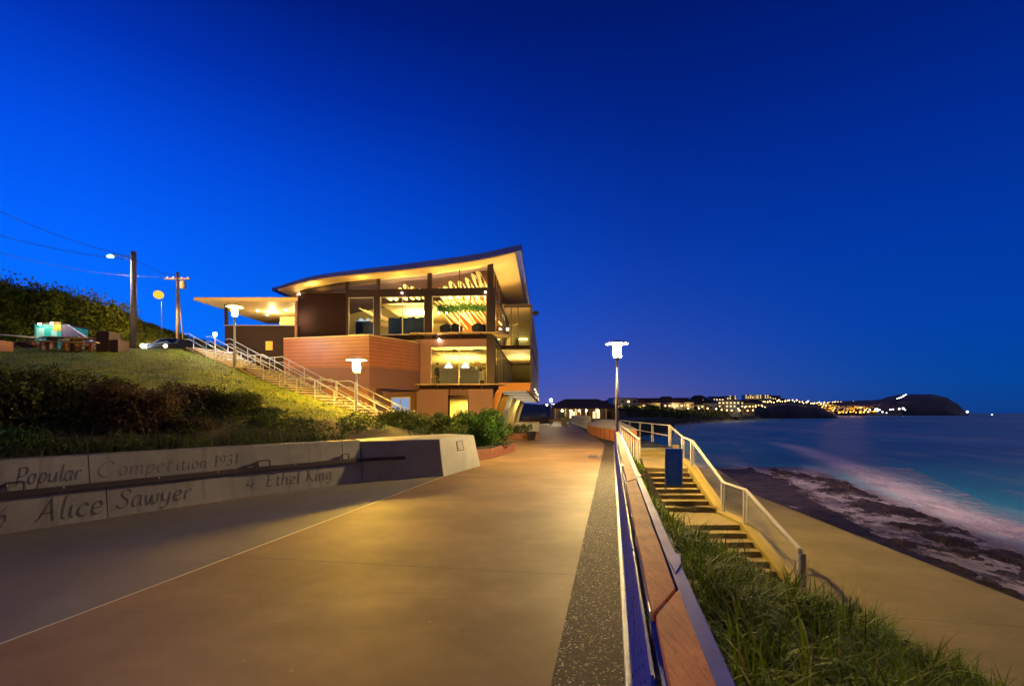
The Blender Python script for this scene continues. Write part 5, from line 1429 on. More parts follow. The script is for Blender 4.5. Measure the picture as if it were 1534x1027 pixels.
# sloping ceiling slats seen over the diners
for k in range(12):
    u = U(648)+.15+k*.36; b = MB(); b.bar((u-.35,1.5,10.45),(u+.35,2.6,9.95),.15,.04); b.bar((u-.25,3.2,10.0),(u+.6,5.0,8.95+.25*math.sin(k*1.9)),.14,.04); HP(b, 'ceiling_slat', 'batten')
for k in range(5):
    u = U(522)+.2+k*.4; b = MB(); b.bar((u-.3,2.4,10.2-.12*k),(u+.5,4.2,9.75-.12*k),.12,.04); b.bar((u-.1,3.4,9.6-.1*k),(u+.4,5.6,9.35-.1*k),.10,.04); HP(b, 'ceiling_slat', 'batten')  # left bay slats added in place of yellow reflections in the glass
area('added_bay_light', (-10.6,1.6,9.0), 1.4, 55, YL, (R(150),0,0))  # added only to light the left bay slats
# joists and ducts of the middle storey
b = MB()
for k in range(9): b.box(-7.9,-.25, 1.1+k*1.1, 1.30+k*1.1, 6.42-.03*k, 6.62-.03*k)
b.bar((-4.9,.8,6.6),(-2.4,9,6.1),.14,.2); b.bar((-3.9,.8,6.5),(-1.4,10,6.2),.1,.15); b.bar((-2.0,.8,6.5),(-3.4,10,6.0),.1,.1)
HP(b, 'ceiling_joist', 'timber_pale')
HP(MB().box(-5.6, -1.1, 3.4, 3.5, -.05, Z1-.31), 'interior_wall', 'cream')
HP(MB().box(-5.0,-1.6,1.6,2.2,0,1.1).box(-4.6,-3.9,3.2,3.39,1.3,2.3).box(-3.3,-2.5,3.2,3.39,1.0,2.2), 'display_shelf', 'timber_pale')
b = MB()
for k in range(9): b.box(-5.3+k*.55, -5.0+k*.55, 10.8, 10.99, Z1+1.0, Z1+1.9+.3*(k%2))
b.box(-6.5,-.5,10.6,10.98,Z1+.02,Z1+1.0); b.box(-6.5,-.5,10.7,10.98,Z1+2.15,Z1+2.25)
HP(b, 'back_bar', 'timber_dark')
b = MB()
for k in range(40): 
    x_ = -6.3+k*.145; b.lathe([(.04,0),(.045,.16),(.02,.22),(.018,.3)], (x_,10.75,Z1+2.251 if k%2 else Z1+1.001), 6)
HP(b, 'bottle_row', 'glass_dk')
b = MB()
for k in range(6):
    b.tube((-7.2+k*.62,3.0,9.9),(-7.2+k*.62,3.0,10.09),.012,n=4); b.ball((-7.2+k*.62,3.0,9.85),.09,8,5)
HP(b, 'globe_light', 'downlight')
b = MB()
for k in range(5):
    x_ = -4.0+k*.75; b.box(x_,x_+.5,7.70,7.79,8.2+.1*(k%2),9.1)
HP(b, 'wall_picture', 'timber_dark')
# ---- lamps of the building
def point(name, loc, e, c, r=.08, par=hs):
    l = bpy.data.lights.new(name, 'POINT'); l.energy = e*3; l.color = c; l.shadow_soft_size = r
    o = bpy.data.objects.new(name, l); COL.objects.link(o); o.parent = par; o.location = loc; return o
YL = (1,.72,.26); WW = (1,.80,.45)
area('dining_light', (-2.4,4.0,9.9), 1.5, 230, YL); area('dining_uplight', (-2.4,1.4,8.6), 2.2, 260, YL, (R(180),0,0))
area('orange_wall_light', (-2.3,5.6,9.6), 2.2, 420, (1,.5,.12), (R(-35),0,0))
area('lounge_light', (-7.0,4.5,9.3), 2.0, 170, YL, (R(180),0,0)); area('lounge_uplight', (-7.5,1.2,10.35), 1.6, 50, YL, (R(180),0,0))
area('lounge_light', (-11.0,4.5,9.9), 2.0, 50, WW)
area('clerestory_light', (-2.2,.55,10.3), 3.6, 150, YL, (R(145),0,0), sy=.5); area('clerestory_light', (-6.4,.55,10.3), 3.0, 120, YL, (R(145),0,0), sy=.5); area('kitchen_light', (-3.0,3.6,6.65), 3.0, 380, (1,.84,.26)); area('kitchen_uplight', (-3.0,4.6,5.2), 3.4, 420, (1,.84,.26), (R(180),0,0))
area('foyer_light', (U(686),1.8,2.9), 1.0, 220, (1,.66,.16))
point('terrace_light', loc2(-18.0,36.6)+(9.0,), 110, (1,.74,.30)); point('terrace_light', loc2(-15.9,36.2)+(8.9,), 60, (1,.80,.4))
area('balcony_light', (1.3,10,10.8), 1.0, 110, YL); area('balcony_uplight', (1.2,4.5,8.2), 1.2, 120, YL, (R(180),0,0)); area('balcony_uplight', (1.3,16,9.0), 1.2, 300, YL, (R(180),0,0))
area('balcony_light', (1.4,12,5.4), 1.2, 150, YL, (R(180),0,0)); area('balcony_light', (1.4,26,5.4), 1.4, 200, YL, (R(180),0,0))
for v, e in ((3.2,5),(9,14),(16,50),(24,60),(34,60)): area('undercroft_light', (1.0,v,Z1-.5), .9, e, (1,.78,.38))
for v, e in ((4,14),(12,26),(24,40)): area('undercroft_uplight', (1.3,v,2.0), .7, e, (1,.74,.26), (R(180),0,0))
# small facade lights
def fix(px, py, z=None, e=25, c=WW, v=-.14):
    u = U(px, v); zz = Zf(py, u, v) if z is None else z
    b = MB(); b.ball((0,0,0), .09, 8, 5); o = b.build('wall_light', M['downlight'], hs, smooth=True, loc=(u, v, zz)); return u, zz
u, z_ = fix(658, 509, c=WW); 
for px, py in ((448,441),(602,439),(727,438),(571,585)):
    b = MB(); b.ball((0,0,0), .055, 8, 5); b.build('wall_light', M['bulb_sm'], hs, smooth=True, loc=(U(px,-.1), -.1, Zf(py, U(px))))
for px in (470, 545, 600, 660, 710):
    area('eaves_uplight', (U(px,-.5), -.75, ZB1-.05), .35, 13, (1,.60,.13), (R(180),0,0))
area('eaves_uplight', (1.1,1.2,8.4), .8, 90, (1,.66,.2), (R(180),0,0))
for w_x, w_y, py_ in ((-18.8,36,465),(-18.85,37.5,471),(-16.6,35.8,464.6)):
    a_ = loc2(w_x, w_y); MB().ball((0,0,0), .07, 8, 5, (1,1,.6)).build('downlight', M['downlight'], hs, smooth=True, loc=(a_[0], a_[1], 9.33))
for px, py in ((806,583),(807,587),(809,590.5)):
    Yv = {806:46, 807:52, 809:60}[px]; p = P(px, py, Yv); a_ = loc2(p.x, p.y)
    MB().ball((0,0,0), .055, 8, 5).build('screen_light', M['screen_dot'], hs, smooth=True, loc=(UO+.16, a_[1], p.z))
MB().ball((0,0,0), .10, 8, 5).build('wall_light', M['downlight'], hs, smooth=True, loc=(.35, V1+3.5, 9.6))
MB().box(-.6,.6,-.04,.04,-.05,.05).build('strip_light', M['strip_y'], hs, loc=(1.4, 14.8, 9.45))

# flood fixture and spot on the outer screen, added to brighten the surf
t_ = MB().box(-.25,.25,-.12,.12,-.18,.18).build('added_floodlight', M['dark_steel'], hs, bevel=.02, loc=(UO+.25, 10.5, 11.25))
MB().box(-.04,.04,-.04,.04,-.35,-.18).build('bracket', M['dark_steel'], t_)
sp2 = bpy.data.lights.new('added_surf_light', 'SPOT'); sp2.energy = 42000; sp2.color = (1,.70,.60); sp2.spot_size = R(72); sp2.spot_blend = 1; sp2.shadow_soft_size = .25
so2 = bpy.data.objects.new('added_surf_light', sp2); COL.objects.link(so2); so2.location = (2.9,46,11.2); so2.rotation_euler = (Vector((2.9,46,11.2))-Vector((37,42,-5))).to_track_quat('Z','Y').to_euler()
# ---- furniture seen through the glass (own things)
def wl(u, v, z): return (OX+u*CA+v*SA, OY-u*SA+v*CA, z)
RZ = -math.atan2(SA, CA)
def chair(u, v, z, rz, label):
    t = thing('armchair', label, 'chair', wl(u,v,z), rz, 'dark armchairs on the upper floor')
    b = MB(); b.box(-.32,.32,-.30,.30,.38,.50); b.build('seat', M['navy'], t, bevel=.03)
    b = MB()
    for k in range(8):
        a0 = R(-100+k*25); a1 = R(-100+(k+1)*25)
        f = lambda a, r, z_: (math.sin(a)*r, math.cos(a)*r, z_)
        h0 = .98 - .22*abs(math.sin(a0/1.2)); h1 = .98 - .22*abs(math.sin(a1/1.2))
        b.add([f(a0,.34,.36),f(a1,.34,.36),f(a1,.42,h1),f(a0,.42,h0),f(a0,.41,.36),f(a1,.41,.36),f(a1,.47,h1),f(a0,.47,h0)], [(0,1,2,3),(5,4,7,6),(3,2,6,7),(0,4,5,1)])
    b.build('backrest', M['navy'], t)
    for sx in (-1,1):
        for sy in (-1,1): MB().tube((sx*.24,sy*.22,.38),(sx*.30,sy*.28,0),.02,n=6).build('leg', M['timber_dark'], t)
    return t
z2 = Z2+.02
chair(U(662), 1.3, z2, R(200), 'dark armchair furthest left behind the upper right window')
chair(U(680), 1.3, z2, R(160), 'dark armchair second from the left behind the upper right window')
chair(U(712), 1.2, z2, R(190), 'dark armchair near the corner column behind the upper right window')
chair(U(724), 1.8, z2, R(150), 'dark armchair tucked right against the corner column upstairs')
def table(u, v, z, label, r=.42, h=.74):
    t = thing('round_table', label, 'table', wl(u,v,z), 0, 'small round tables on the upper floor')
    MB().lathe([(r,h-.04),(r,h)], n=20).build('tabletop', M['white'], t)
    MB().tube((0,0,.03),(0,0,h-.04),.035,n=8).build('pedestal', M['dark_steel'], t)
    MB().lathe([(.24,0),(.22,.03)], n=16).build('base', M['dark_steel'], t)
table(U(671), 1.5, z2, 'small round table between the two left armchairs upstairs')
table(U(718), 2.2, z2, 'small round table beside the corner armchairs upstairs')
# balcony table set
t = thing('balcony_table', 'cream cloth covered table on the upper balcony behind glass', 'table', wl(1.0, V1+1.1, Z2-.018))
MB().lathe([(.62,.0),(.52,.4),(.47,.72),(.46,.75)], n=20).build('tablecloth', M['cream'], t, smooth=True)
MB().ball((0,0,.95),.24,8,6,(1,1,.8)).build('centrepiece', M['cream'], t)
# hanging garland of greenery
rnd = random.Random(31); b = MB()
for i in range(2600):
    u = rnd.uniform(U(648), U(729)); z = 9.93+.07*math.sin(u*2.1)+rnd.gauss(0,.13); v = 1.7+rnd.gauss(0,.12)
    leafquad(b, Vector(wl(u, v, z)), Vector((rnd.gauss(0,1),rnd.gauss(0,1),rnd.gauss(0,.6))), rnd.uniform(.04,.10))
tag(b.build('hanging_garland', M['shrub_gr']), 'band of green hanging plants across the upper right window', 'hanging plants')
# middle floor counter, lampshades, stool, bar person
z1 = Z1+.02
t = thing('counter', 'long pale grey counter behind the middle floor window', 'counter', wl((U(655)+U(714))/2, 1.0, z1), RZ)
w_ = (U(714)-U(655))/2
MB().box(-w_, w_, -.28, .28, 0, 1.18).build('counter_front', M['wall'], t); MB().box(-w_-.04, w_+.04, -.33, .33, 1.181, 1.23).build('counter_top', M['pale_conc'], t)
MB().lathe([(.02,0),(.10,.02),(.10,.05)], n=10).build('emblem', M['white'], t, loc=(.1,-.30,.62))
for px, lab in ((672,'white cone lampshade on the counter left of the window bar'),(697,'white cone lampshade on the counter right of the window bar')):
    t = thing('table_lamp', lab, 'lamp', wl(U(px,1.0), 1.0, z1+1.231), 0, 'lampshades on the counter')
    MB().lathe([(.11,0),(.10,.02),(.02,.04),(.02,.22)], n=12).build('base', M['dark_steel'], t)
    MB().lathe([(.34,.12),(.30,.20),(.10,.52),(.06,.54)], n=18, caps=False).build('lamp_shade', emis('glowing_white_shade', (1,.97,.85), 1.6), t, smooth=True)
t = thing('flower_vase', 'yellow flowers in a vase at the right end of the counter', 'vase', wl(U(714,1.0), 1.0, z1+1.231))
MB().lathe([(.06,0),(.10,.08),(.07,.22),(.09,.26)], n=12).build('vase', M['white'], t, smooth=True)
b = MB()
for i in range(140): 
    d = Vector((rnd.gauss(0,1), rnd.gauss(0,1), rnd.gauss(.4,1))).normalized(); leafquad(b, Vector((0,0,.42))+d*.2, d, .045)
b.build('flowers', M['yellow_p'], t)
for px, lab in ((650,'yellow topped stool at the left end of the counter'),):
    t = thing('bar_stool', lab, 'stool', wl(U(px,.8), .8, z1))
    MB().lathe([(.24,.66),(.25,.70),(.24,.76)], n=16).build('seat', M['yellow_fin'], t)
    for k in range(4):
        a = k*math.pi/2+.6; MB().tube((.14*math.cos(a),.14*math.sin(a),.66),(.25*math.cos(a),.25*math.sin(a),0),.018,n=6).build('leg', M['alu'], t)
t = thing('wire_chair', 'white backed chair behind the glass beside the corner column', 'chair', wl(U(722,.9), .9, z1), R(180))
MB().box(-.24,.24,-.24,.24,.42,.47).build('seat', M['white'], t); 
b = MB()
for k in range(5): b.box(-.22+k*.10,-.19+k*.10,.22,.25,.5,.98)
b.box(-.24,.24,.21,.26,.95,1.0); b.build('backrest', M['white'], t)
for sx in (-1,1):
    for sy in (-1,1): MB().tube((sx*.21,sy*.21,.42),(sx*.23,sy*.23,0),.016,n=6).build('leg', M['white'], t)
for px, lab in ((681,'dark ceiling pendant left of the bar in the middle floor window'),(716,'wide dark ceiling pendant near the right end of the middle floor window')):
    t = thing('pendant_lamp', lab, 'pendant', wl(U(px,1.2), 1.2, 6.55), 0, 'dark pendants on the middle floor')
    MB().tube((0,0,.1),(0,0,.36),.01,n=5).build('cord', M['black'], t)
    MB().lathe([(.45 if px > 700 else .25,-.05),(.40 if px > 700 else .22,.05),(.06,.12)], n=18).build('shade', M['black'], t)

# person standing by the counter
def person(loc, rz, label, arm='rest', top='black', bottom='black'):
    sk = {0:(0,0,.95,.13),1:(0,0,1.12,.125),2:(0,0,1.34,.15),3:(0,0,1.46,.075),4:(0,-.01,1.55,.055),5:(0,-.015,1.66,.095),6:(0,-.005,1.74,.075),
          7:(-.17,0,1.40,.06),8:(-.23,.02,1.14,.045),9:(-.24,-.10,.92,.035),10:(-.24,-.14,.84,.028),
          11:(.17,0,1.40,.06),12:(.23,.02,1.14,.045),13:(.22,-.18,1.02,.035),14:(.20,-.26,1.02,.028),
          15:(-.10,0,.86,.09),16:(-.11,-.02,.48,.06),17:(-.11,.03,.09,.042),18:(-.12,-.12,.04,.035),
          19:(.10,0,.86,.09),20:(.12,-.03,.48,.06),21:(.12,.02,.09,.042),22:(.13,-.13,.04,.035)}
    ed = [(0,1),(1,2),(2,3),(3,4),(4,5),(5,6),(2,7),(7,8),(8,9),(9,10),(2,11),(11,12),(12,13),(13,14),(0,15),(15,16),(16,17),(17,18),(0,19),(19,20),(20,21),(21,22)]
    me = bpy.data.meshes.new('person'); me.from_pydata([s[:3] for s in sk.values()], ed, []); me.update()
    o = bpy.data.objects.new('person', me); COL.objects.link(o); o.location = loc; o.rotation_euler = (0,0,rz)
    md = o.modifiers.new('skin', 'SKIN')
    sv = me.skin_vertices[0].data
    for i, s in sk.items(): sv[i].radius = (s[3]*(1.0 if i not in (0,1,2) else 1.15), s[3]*(1.0 if i not in (0,1,2) else .8))
    sv[0].use_root = True
    o.modifiers.new('sub', 'SUBSURF').levels = 1
    m, nt, out = nodes('clothed_person'); bs = N(nt, 'ShaderNodeBsdfPrincipled', Roughness=.8)
    tc = N(nt, 'ShaderNodeTexCoord'); sp = N(nt, 'ShaderNodeSeparateXYZ'); L(nt, tc.outputs['Object'], sp.inputs[0])
    c = mixc(nt, (.02,.02,.03), (.03,.03,.04), mth(nt, 'GREATER_THAN', sp.outputs[2], .95))
    c = mixc(nt, c, (.45,.27,.19), mth(nt, 'GREATER_THAN', sp.outputs[2], 1.49)); L(nt, c, bs.inputs[0]); L(nt, bs.outputs[0], out.inputs[0])
    me.materials.append(m); tag(o, label, 'person')
    MB().ball((0,.02,1.735), .115, 12, 7, (1,1.05,.9)).build('hair', M['hair'], o, smooth=True)
    return o
person(wl(U(656,1.9), 1.9, z1), R(20), 'person in black clothes standing behind the counter at the left of the middle window')
# ================================================================ ALONG THE FAR PATH
# timber seating platform with a pale faceted top
sp_ = thing('seating_deck', 'low faceted deck with a pale top and brown timber panel sides beside the path bend', 'seating deck')
z_t = .80
f0 = [P(884,646,40), P(901,651,34.5), P(922,657,30.5)]
near = [(p.x, p.y) for p in f0]
foot = [(6.55,40.5),(6.30,34.8),(6.45,30.6),(7.6,29.6),(8.35,33.5),(8.9,40),(9.4,47),(7.2,47)]
b = MB(); 
for (xa,ya),(xc,yc) in zip(foot, foot[1:]+foot[:1]):
    k = 3; 
    for j in range(k):
        p = Vector((xa,ya,0)).lerp(Vector((xc,yc,0)), j/k+.02); q = Vector((xa,ya,0)).lerp(Vector((xc,yc,0)), (j+1)/k-.02)
        b.add([p, q, q+Vector((0,0,z_t-.06)), p+Vector((0,0,z_t-.06))], [(0,1,2,3)])
b.build('side_panel', M['timber'], sp_)
ins = [(x+(7.9-x)*.03, y+(38-y)*.01) for x, y in foot]
MB().prism(ins, -.02, z_t-.08).build('core', M['timber_dark'], sp_)
b = MB(); n = len(foot); cx, cy = 8.0, 39.5
out_ = [(x+(x-cx)*.04, y+(y-cy)*.01) for x, y in foot]; inn_ = [(cx+(x-cx)*.35, cy+(y-cy)*.35) for x, y in foot]
b.add([(x,y,z_t) for x,y in out_]+[(x,y,z_t+.42) for x,y in inn_]+[(x,y,z_t-.08) for x,y in out_],
      [(i,(i+1)%n,n+(i+1)%n,n+i) for i in range(n)]+[tuple(range(n,2*n))]+[(2*n+i,2*n+(i+1)%n,(i+1)%n,i) for i in range(n)])
b.build('deck_top', M['pale_conc'], sp_)
# white balustrade
wb = thing('white_balustrade', 'short white concrete balustrade with square openings beside the far path', 'balustrade')
A_ = P(883,642,53); C_ = P(857,632,84); A_.z = C_.z = 0
b = MB(); b.bar(A_+Vector((0,0,1.32)), C_+Vector((0,0,1.32)), .22, .16); b.build('top_rail', M['white'], wb)
b = MB(); b.bar(A_+Vector((0,0,.12)), C_+Vector((0,0,.12)), .2, .24); b.build('base', M['white'], wb)
for k in range(9):
    p = A_.lerp(C_, (k/8)**1.15); MB().box(-.14,.14,-.14,.14,0,1.23).build('post', M['white'], wb, loc=p)
# far lamps
lamp((P(825.5,0,98).x,98,0), H+(618-597)*98/F, emis('far_promenade_bulb', (1,.72,.33), 3200), 'distant promenade lamp at the end of the path beside the clubhouse', s=1)
lamp((P(819,0,150).x,150,0), 4.6, M['bulb_sm'], 'tiny far lamp left of the brightest distant promenade lamp')
lamp((P(829,0,150).x,150,0), 4.6, M['bulb_sm'], 'tiny far lamp right of the brightest distant promenade lamp')
# bench and bollards on the far path
t = thing('park_bench', 'pale slatted bench at the far end of the path', 'bench', (P(834,0,66).x, 66, 0), R(-10))
b = MB()
for k in range(4): b.box(-1.1,1.1,-.25+k*.13,-.15+k*.13,.42,.46)
b.build('seat', M['timber_pale'], t)
b = MB()
for k in range(3): b.box(-1.1,1.1,.28,.32,.55+k*.13,.65+k*.13)
b.build('backrest', M['timber_pale'], t)
for sx in (-.9,.9): MB().box(sx-.04,sx+.04,-.24,.33,0,.42).build('leg', M['dark_steel'], t)
for i, (px, Y, c_) in enumerate(((845,70,'cream square bin beside the distant pale bench'),(873,95,'cream square cabinet behind the white balustrade'))):
    t = thing('litter_bin', c_, 'bin', (P(px,0,Y).x, Y, 0)); 
    MB().box(-.4,.4,-.35,.35,0,1.1 if i == 0 else 2.2).build('body', M['cream'], t, bevel=.03); MB().box(-.46,.46,-.41,.41,1.102 if i == 0 else 2.202,1.18 if i == 0 else 2.3).build('lid', M['dark_steel'], t)
# white seat wall under the fins, planter with plants
t = thing('seat_wall', 'cream rendered low wall under the clubhouse overhang', 'low wall', (P(787,0,47).x, 47, 0))
MB().box(-1.0,1.3,-.25,.25,0,.85).build('wall_body', M['white'], t, bevel=.02); MB().box(-1.05,1.35,-.3,.3,.852,.93).build('coping', M['cream'], t)
t = thing('planter_box', 'low dark planter of straggly plants under the clubhouse overhang', 'planter', (P(778,0,33.5).x, 33.5, 0))
MB().box(-1.2,1.35,-.4,.4,0,.40).build('planter_side', M['rust'], t, bevel=.02); MB().box(-1.13,1.28,-.33,.33,.401,.42).build('soil', M['soil'], t)
for i, (px, lab) in enumerate(((764,'small leafy plant at the left of the low dark planter'),(776,'small leafy plant in the middle of the low dark planter'),(789,'small pale plant at the right of the low dark planter'))):
    shrub('potted_plant', lab, (P(px,0,33.5).x, 33.5, .40), (.45,.3,.55), 420, .06, 'shrub_sil', 60+i, lumps=4, cat='plant', stems=3)
t = thing('plant_pot', 'square black pot standing at the path edge past the planter', 'pot', (P(796,0,32).x, 32, 0))
MB().lathe([(.22,0),(.30,.5),(.33,.52),(.33,.58)], n=4).build('pot', M['black'], t); MB().lathe([(.28,.50),(.02,.53)], n=4).build('soil', M['soil'], t)
# dim terrace furniture beyond the overhang
t = thing('terrace_fence', 'dark low fence beyond the clubhouse overhang at the end of the path', 'fence', (P(806,0,72).x, 72, 0))
b = MB(); 
for k in range(14): b.box(-2.2+k*.32,-2.14+k*.32,-.03,.03,0,1.15)
b.build('picket', M['dark_steel'], t); MB().box(-2.3,2.2,-.05,.05,1.15,1.23).build('top_rail', M['dark_steel'], t); MB().box(-2.3,2.2,.05,.08,.2,1.0).build('panel', M['charcoal'], t)
# hip roofed pavilion
pv = thing('pavilion', 'long brown bathing pavilion with a dark hipped roof and lit arcade', 'building', (P(876,0,125).x, 125, 0), R(4))
W2 = 8.2; ht = 2.9
MB().box(-W2,W2,0,12,-.5,ht).build('wall', mat('pavilion_wall', (.12,.075,.055), .8), pv)
b = MB(); o1 = 1.0
b.add([(-W2-o1,-2.2,ht),(W2+o1,-2.2,ht),(W2+o1,13,ht),(-W2-o1,13,ht),(-W2+4.2,5.5,ht+2.6),(W2-3.4,5.5,ht+2.6)], [(0,1,5,4),(1,2,5),(2,3,4,5),(3,0,4),(3,2,1,0)])
b.build('roof', M['roof_far'], pv)
for k in range(7): MB().box(-.14,.14,-.14,.14,-.5,ht).build('post', M['wall_far'], pv, loc=(-W2+.3+k*2.6,-1.8,0))
for k, px in enumerate((840.5, 853.5, 866, 877, 894.5)):
    x_ = P(px,0,123).x - pv.location.x; MB().ball((0,0,0),.20,8,5).build('arcade_light', M['bulb_sm'], pv, smooth=True, loc=(x_,-2.5,2.35))
for k in range(5): MB().box(-.9,.9,-.05,.03,.4,2.1).build('doorway', M['win_warm'] if k in (1,3) else M['black'], pv, loc=(-6+k*3,-.01,0))
# flat roofed kiosk behind
kb_ = thing('low_building', 'low flat dark building between the pavilion and the lamp post', 'building', (P(908,0,170).x,170,0))
MB().box(-9,7,0,10,-3,2.6).build('wall', M['wall_far'], kb_); MB().box(-9.5,7.5,-.6,10.5,2.62,3.1).build('roof', M['roof_far'], kb_)

# ================================================================ BAY: dunes, beach, houses, headlands
def cols(name, m, stations, kind='structure', sc=.0, amp=0, fn=8):
    """stations: list of (px, [(Y, py or ('z', z)), ...]) shore to crest"""
    # interpolate stations horizontally for an irregular crest
    rows = []
    for (pa, ra), (pb, rb) in zip(stations, stations[1:]):
        for k in range(fn):
            t = k/fn; px = pa+(pb-pa)*t; row = []
            for (Ya, qa), (Yb, qb) in zip(ra, rb):
                Y = Ya+(Yb-Ya)*t
                za = qa[1] if isinstance(qa, tuple) else H-(qa-618)*Ya/F; zb_ = qb[1] if isinstance(qb, tuple) else H-(qb-618)*Yb/F
                z = za+(zb_-za)*t
                if not isinstance(qa, tuple): z += amp*Y*noise.noise(Vector((px*.09, Y*.01, 5)))*.004 + amp*Y*noise.noise(Vector((px*.35, Y*.03, 9)))*.002
                row.append(Vector(((px-767)*Y/F, Y, z)))
            rows.append(row)
    row = [Vector(((stations[-1][0]-767)*Y/F, Y, q[1] if isinstance(q, tuple) else H-(q-618)*Y/F)) for Y, q in stations[-1][1]]
    rows.append(row)
    fine = []
    for r in rows:
        nr = []
        for a, c in zip(r, r[1:]):
            for k in range(3): 
                p = a.lerp(c, k/3); nr.append(p)
        nr.append(r[-1]); fine.append(nr)
    b = MB().grid(fine); o = b.build(name, m, smooth=True); tag(o, kind=kind); return b
zz = lambda z: ('z', z)
beach = cols('beach', M['sand'], [(905,[(150,zz(-5.6)),(155,zz(-4.6)),(175,zz(-2.5))]),(960,[(175,zz(-5.6)),(185,zz(-4.6)),(215,zz(-2.5))]),(1010,[(235,zz(-5.6)),(255,zz(-4.7)),(300,zz(-2.0))]),
      (1060,[(320,zz(-5.6)),(345,zz(-4.7)),(380,zz(-2.0))]),(1110,[(430,zz(-5.8)),(460,zz(-4.7)),(480,zz(-2.0))]),(1150,[(560,zz(-6.2)),(590,zz(-4.9)),(600,zz(-3.5))])])
dune = cols('dune', M['far_land'], [(640,[(110,zz(-2)),(120,zz(-.3)),(170,614),(320,606),(520,606)]),(780,[(110,zz(-2)),(120,zz(-.3)),(170,614),(320,605),(520,605)]),(840,[(110,zz(-2)),(120,zz(-.3)),(170,616),(320,604),(520,604)]),(905,[(150,zz(-5)),(160,627),(200,617),(330,604),(520,603)]),(960,[(190,zz(-5)),(210,626),(260,617),(360,603),(520,603)]),
      (1010,[(258,zz(-5)),(280,626),(330,617),(420,603),(560,600)]),(1060,[(352,zz(-5)),(365,624),(400,616),(470,600),(600,597)]),
      (1110,[(470,zz(-5)),(475,622),(500,615),(560,602),(720,598)]),(1150,[(600,zz(-5.5)),(605,622),(620,614),(680,600),(800,595)]),(1180,[(640,zz(-6)),(645,621),(660,612),(700,602),(850,597)]),
      (1215,[(660,zz(-6)),(670,621),(690,613),(740,607),(850,603)]),(1240,[(680,zz(-6)),(690,622),(720,619),(760,618),(850,614)])], amp=1.0)
bvh_dune = BVHTree.FromPolygons([Vector(v) for v in dune.v], dune.f)
hd1 = cols('headland', M['far_dark'], [(1118,[(560,zz(-7)),(570,621),(600,617),(640,614)]),(1140,[(560,zz(-7)),(570,618),(600,612),(660,609)]),(1165,[(570,zz(-7)),(580,615),(600,607),(660,604)]),(1195,[(580,zz(-7)),(590,615),(610,607),(660,604.5)]),
      (1222,[(600,zz(-7)),(605,618),(620,611),(660,609)]),(1245,[(610,zz(-7)),(615,622),(630,619),(660,617)]),(1258,[(620,zz(-7)),(622,zz(-6)),(630,zz(-6)),(660,zz(-6))])], amp=.8)
town = cols('far_hill', M['far_dark'], [(1180,[(1100,zz(-8)),(1150,618),(1400,603),(1500,602)]),(1230,[(1100,zz(-8)),(1150,618),(1400,604),(1500,602)]),(1280,[(1100,zz(-8)),(1150,618),(1400,601),(1500,600)]),(1320,[(1100,zz(-8)),(1150,618),(1400,599),(1500,598)]),(1350,[(1100,zz(-8)),(1150,618),(1400,597),(1500,597)])], amp=.3)
hd2 = cols('headland', M['far_dark'], [(1285,[(1180,zz(-8)),(1200,620),(1300,617),(1500,612)]),(1300,[(1180,zz(-8)),(1200,619),(1300,609),(1500,603)]),(1322,[(1180,zz(-8)),(1200,618),(1300,603),(1500,597)]),(1338,[(1180,zz(-8)),(1200,617),(1300,600),(1500,592)]),
      (1356,[(1180,zz(-8)),(1200,616),(1300,598),(1500,590.5)]),(1382,[(1180,zz(-8)),(1200,616),(1300,597),(1500,590)]),(1402,[(1180,zz(-8)),(1200,616),(1300,598),(1500,591)]),(1420,[(1180,zz(-8)),(1200,617),(1300,602),(1500,596)]),
      (1435,[(1200,zz(-8)),(1220,619),(1320,611),(1500,605)]),(1447,[(1220,zz(-8)),(1230,621),(1330,619),(1500,617)]),(1455,[(1230,zz(-8)),(1250,zz(-7)),(1330,zz(-7)),(1500,zz(-7))])], amp=.35)
bvh_town = BVHTree.FromPolygons([Vector(v) for v in town.v]+[Vector(v) for v in hd2.v], town.f+[[i+len(town.v) for i in f] for f in hd2.f])
# scrub on the dunes
rnd = random.Random(41); b = MB()
for i in range(9000):
    px = rnd.uniform(905, 1130); Y = rnd.uniform(150, 470); x_ = (px-767)*Y/F
    q = drop(bvh_dune, x_, Y)
    if not q: continue
    k = Y/200
    for j in range(3): leafquad(b, q+Vector((rnd.gauss(0,.8*k),rnd.gauss(0,1.5*k),rnd.uniform(0,.8*k))), Vector((rnd.gauss(0,.6),-.6,1)), rnd.uniform(.25,.6)*k)
tag(b.build('dune_scrub', M['scrub']), kind='stuff')
b = MB()
for i in range(4200):
    px = rnd.uniform(835, 1010); Y = rnd.uniform(78, 135); x_ = (px-767)*Y/F
    if x_ < 10 + (Y-78)*.05 or x_ > 12+(Y-77)*.33: continue
    leafquad(b, Vector((x_, Y, -.4+rnd.uniform(0,1.5)*abs(noise.noise(Vector((x_*.2,Y*.1,2)))))), Vector((rnd.gauss(0,.6),-.5,1)), rnd.uniform(.15,.4))
tag(b.build('path_side_scrub', M['scrub']), kind='stuff')
tag(MB().prism([(10.2,78),(12.5,77),(30,130),(60,180),(20,180)], -5.4, -.05).build('coastal_bank', M['far_land']), kind='structure')
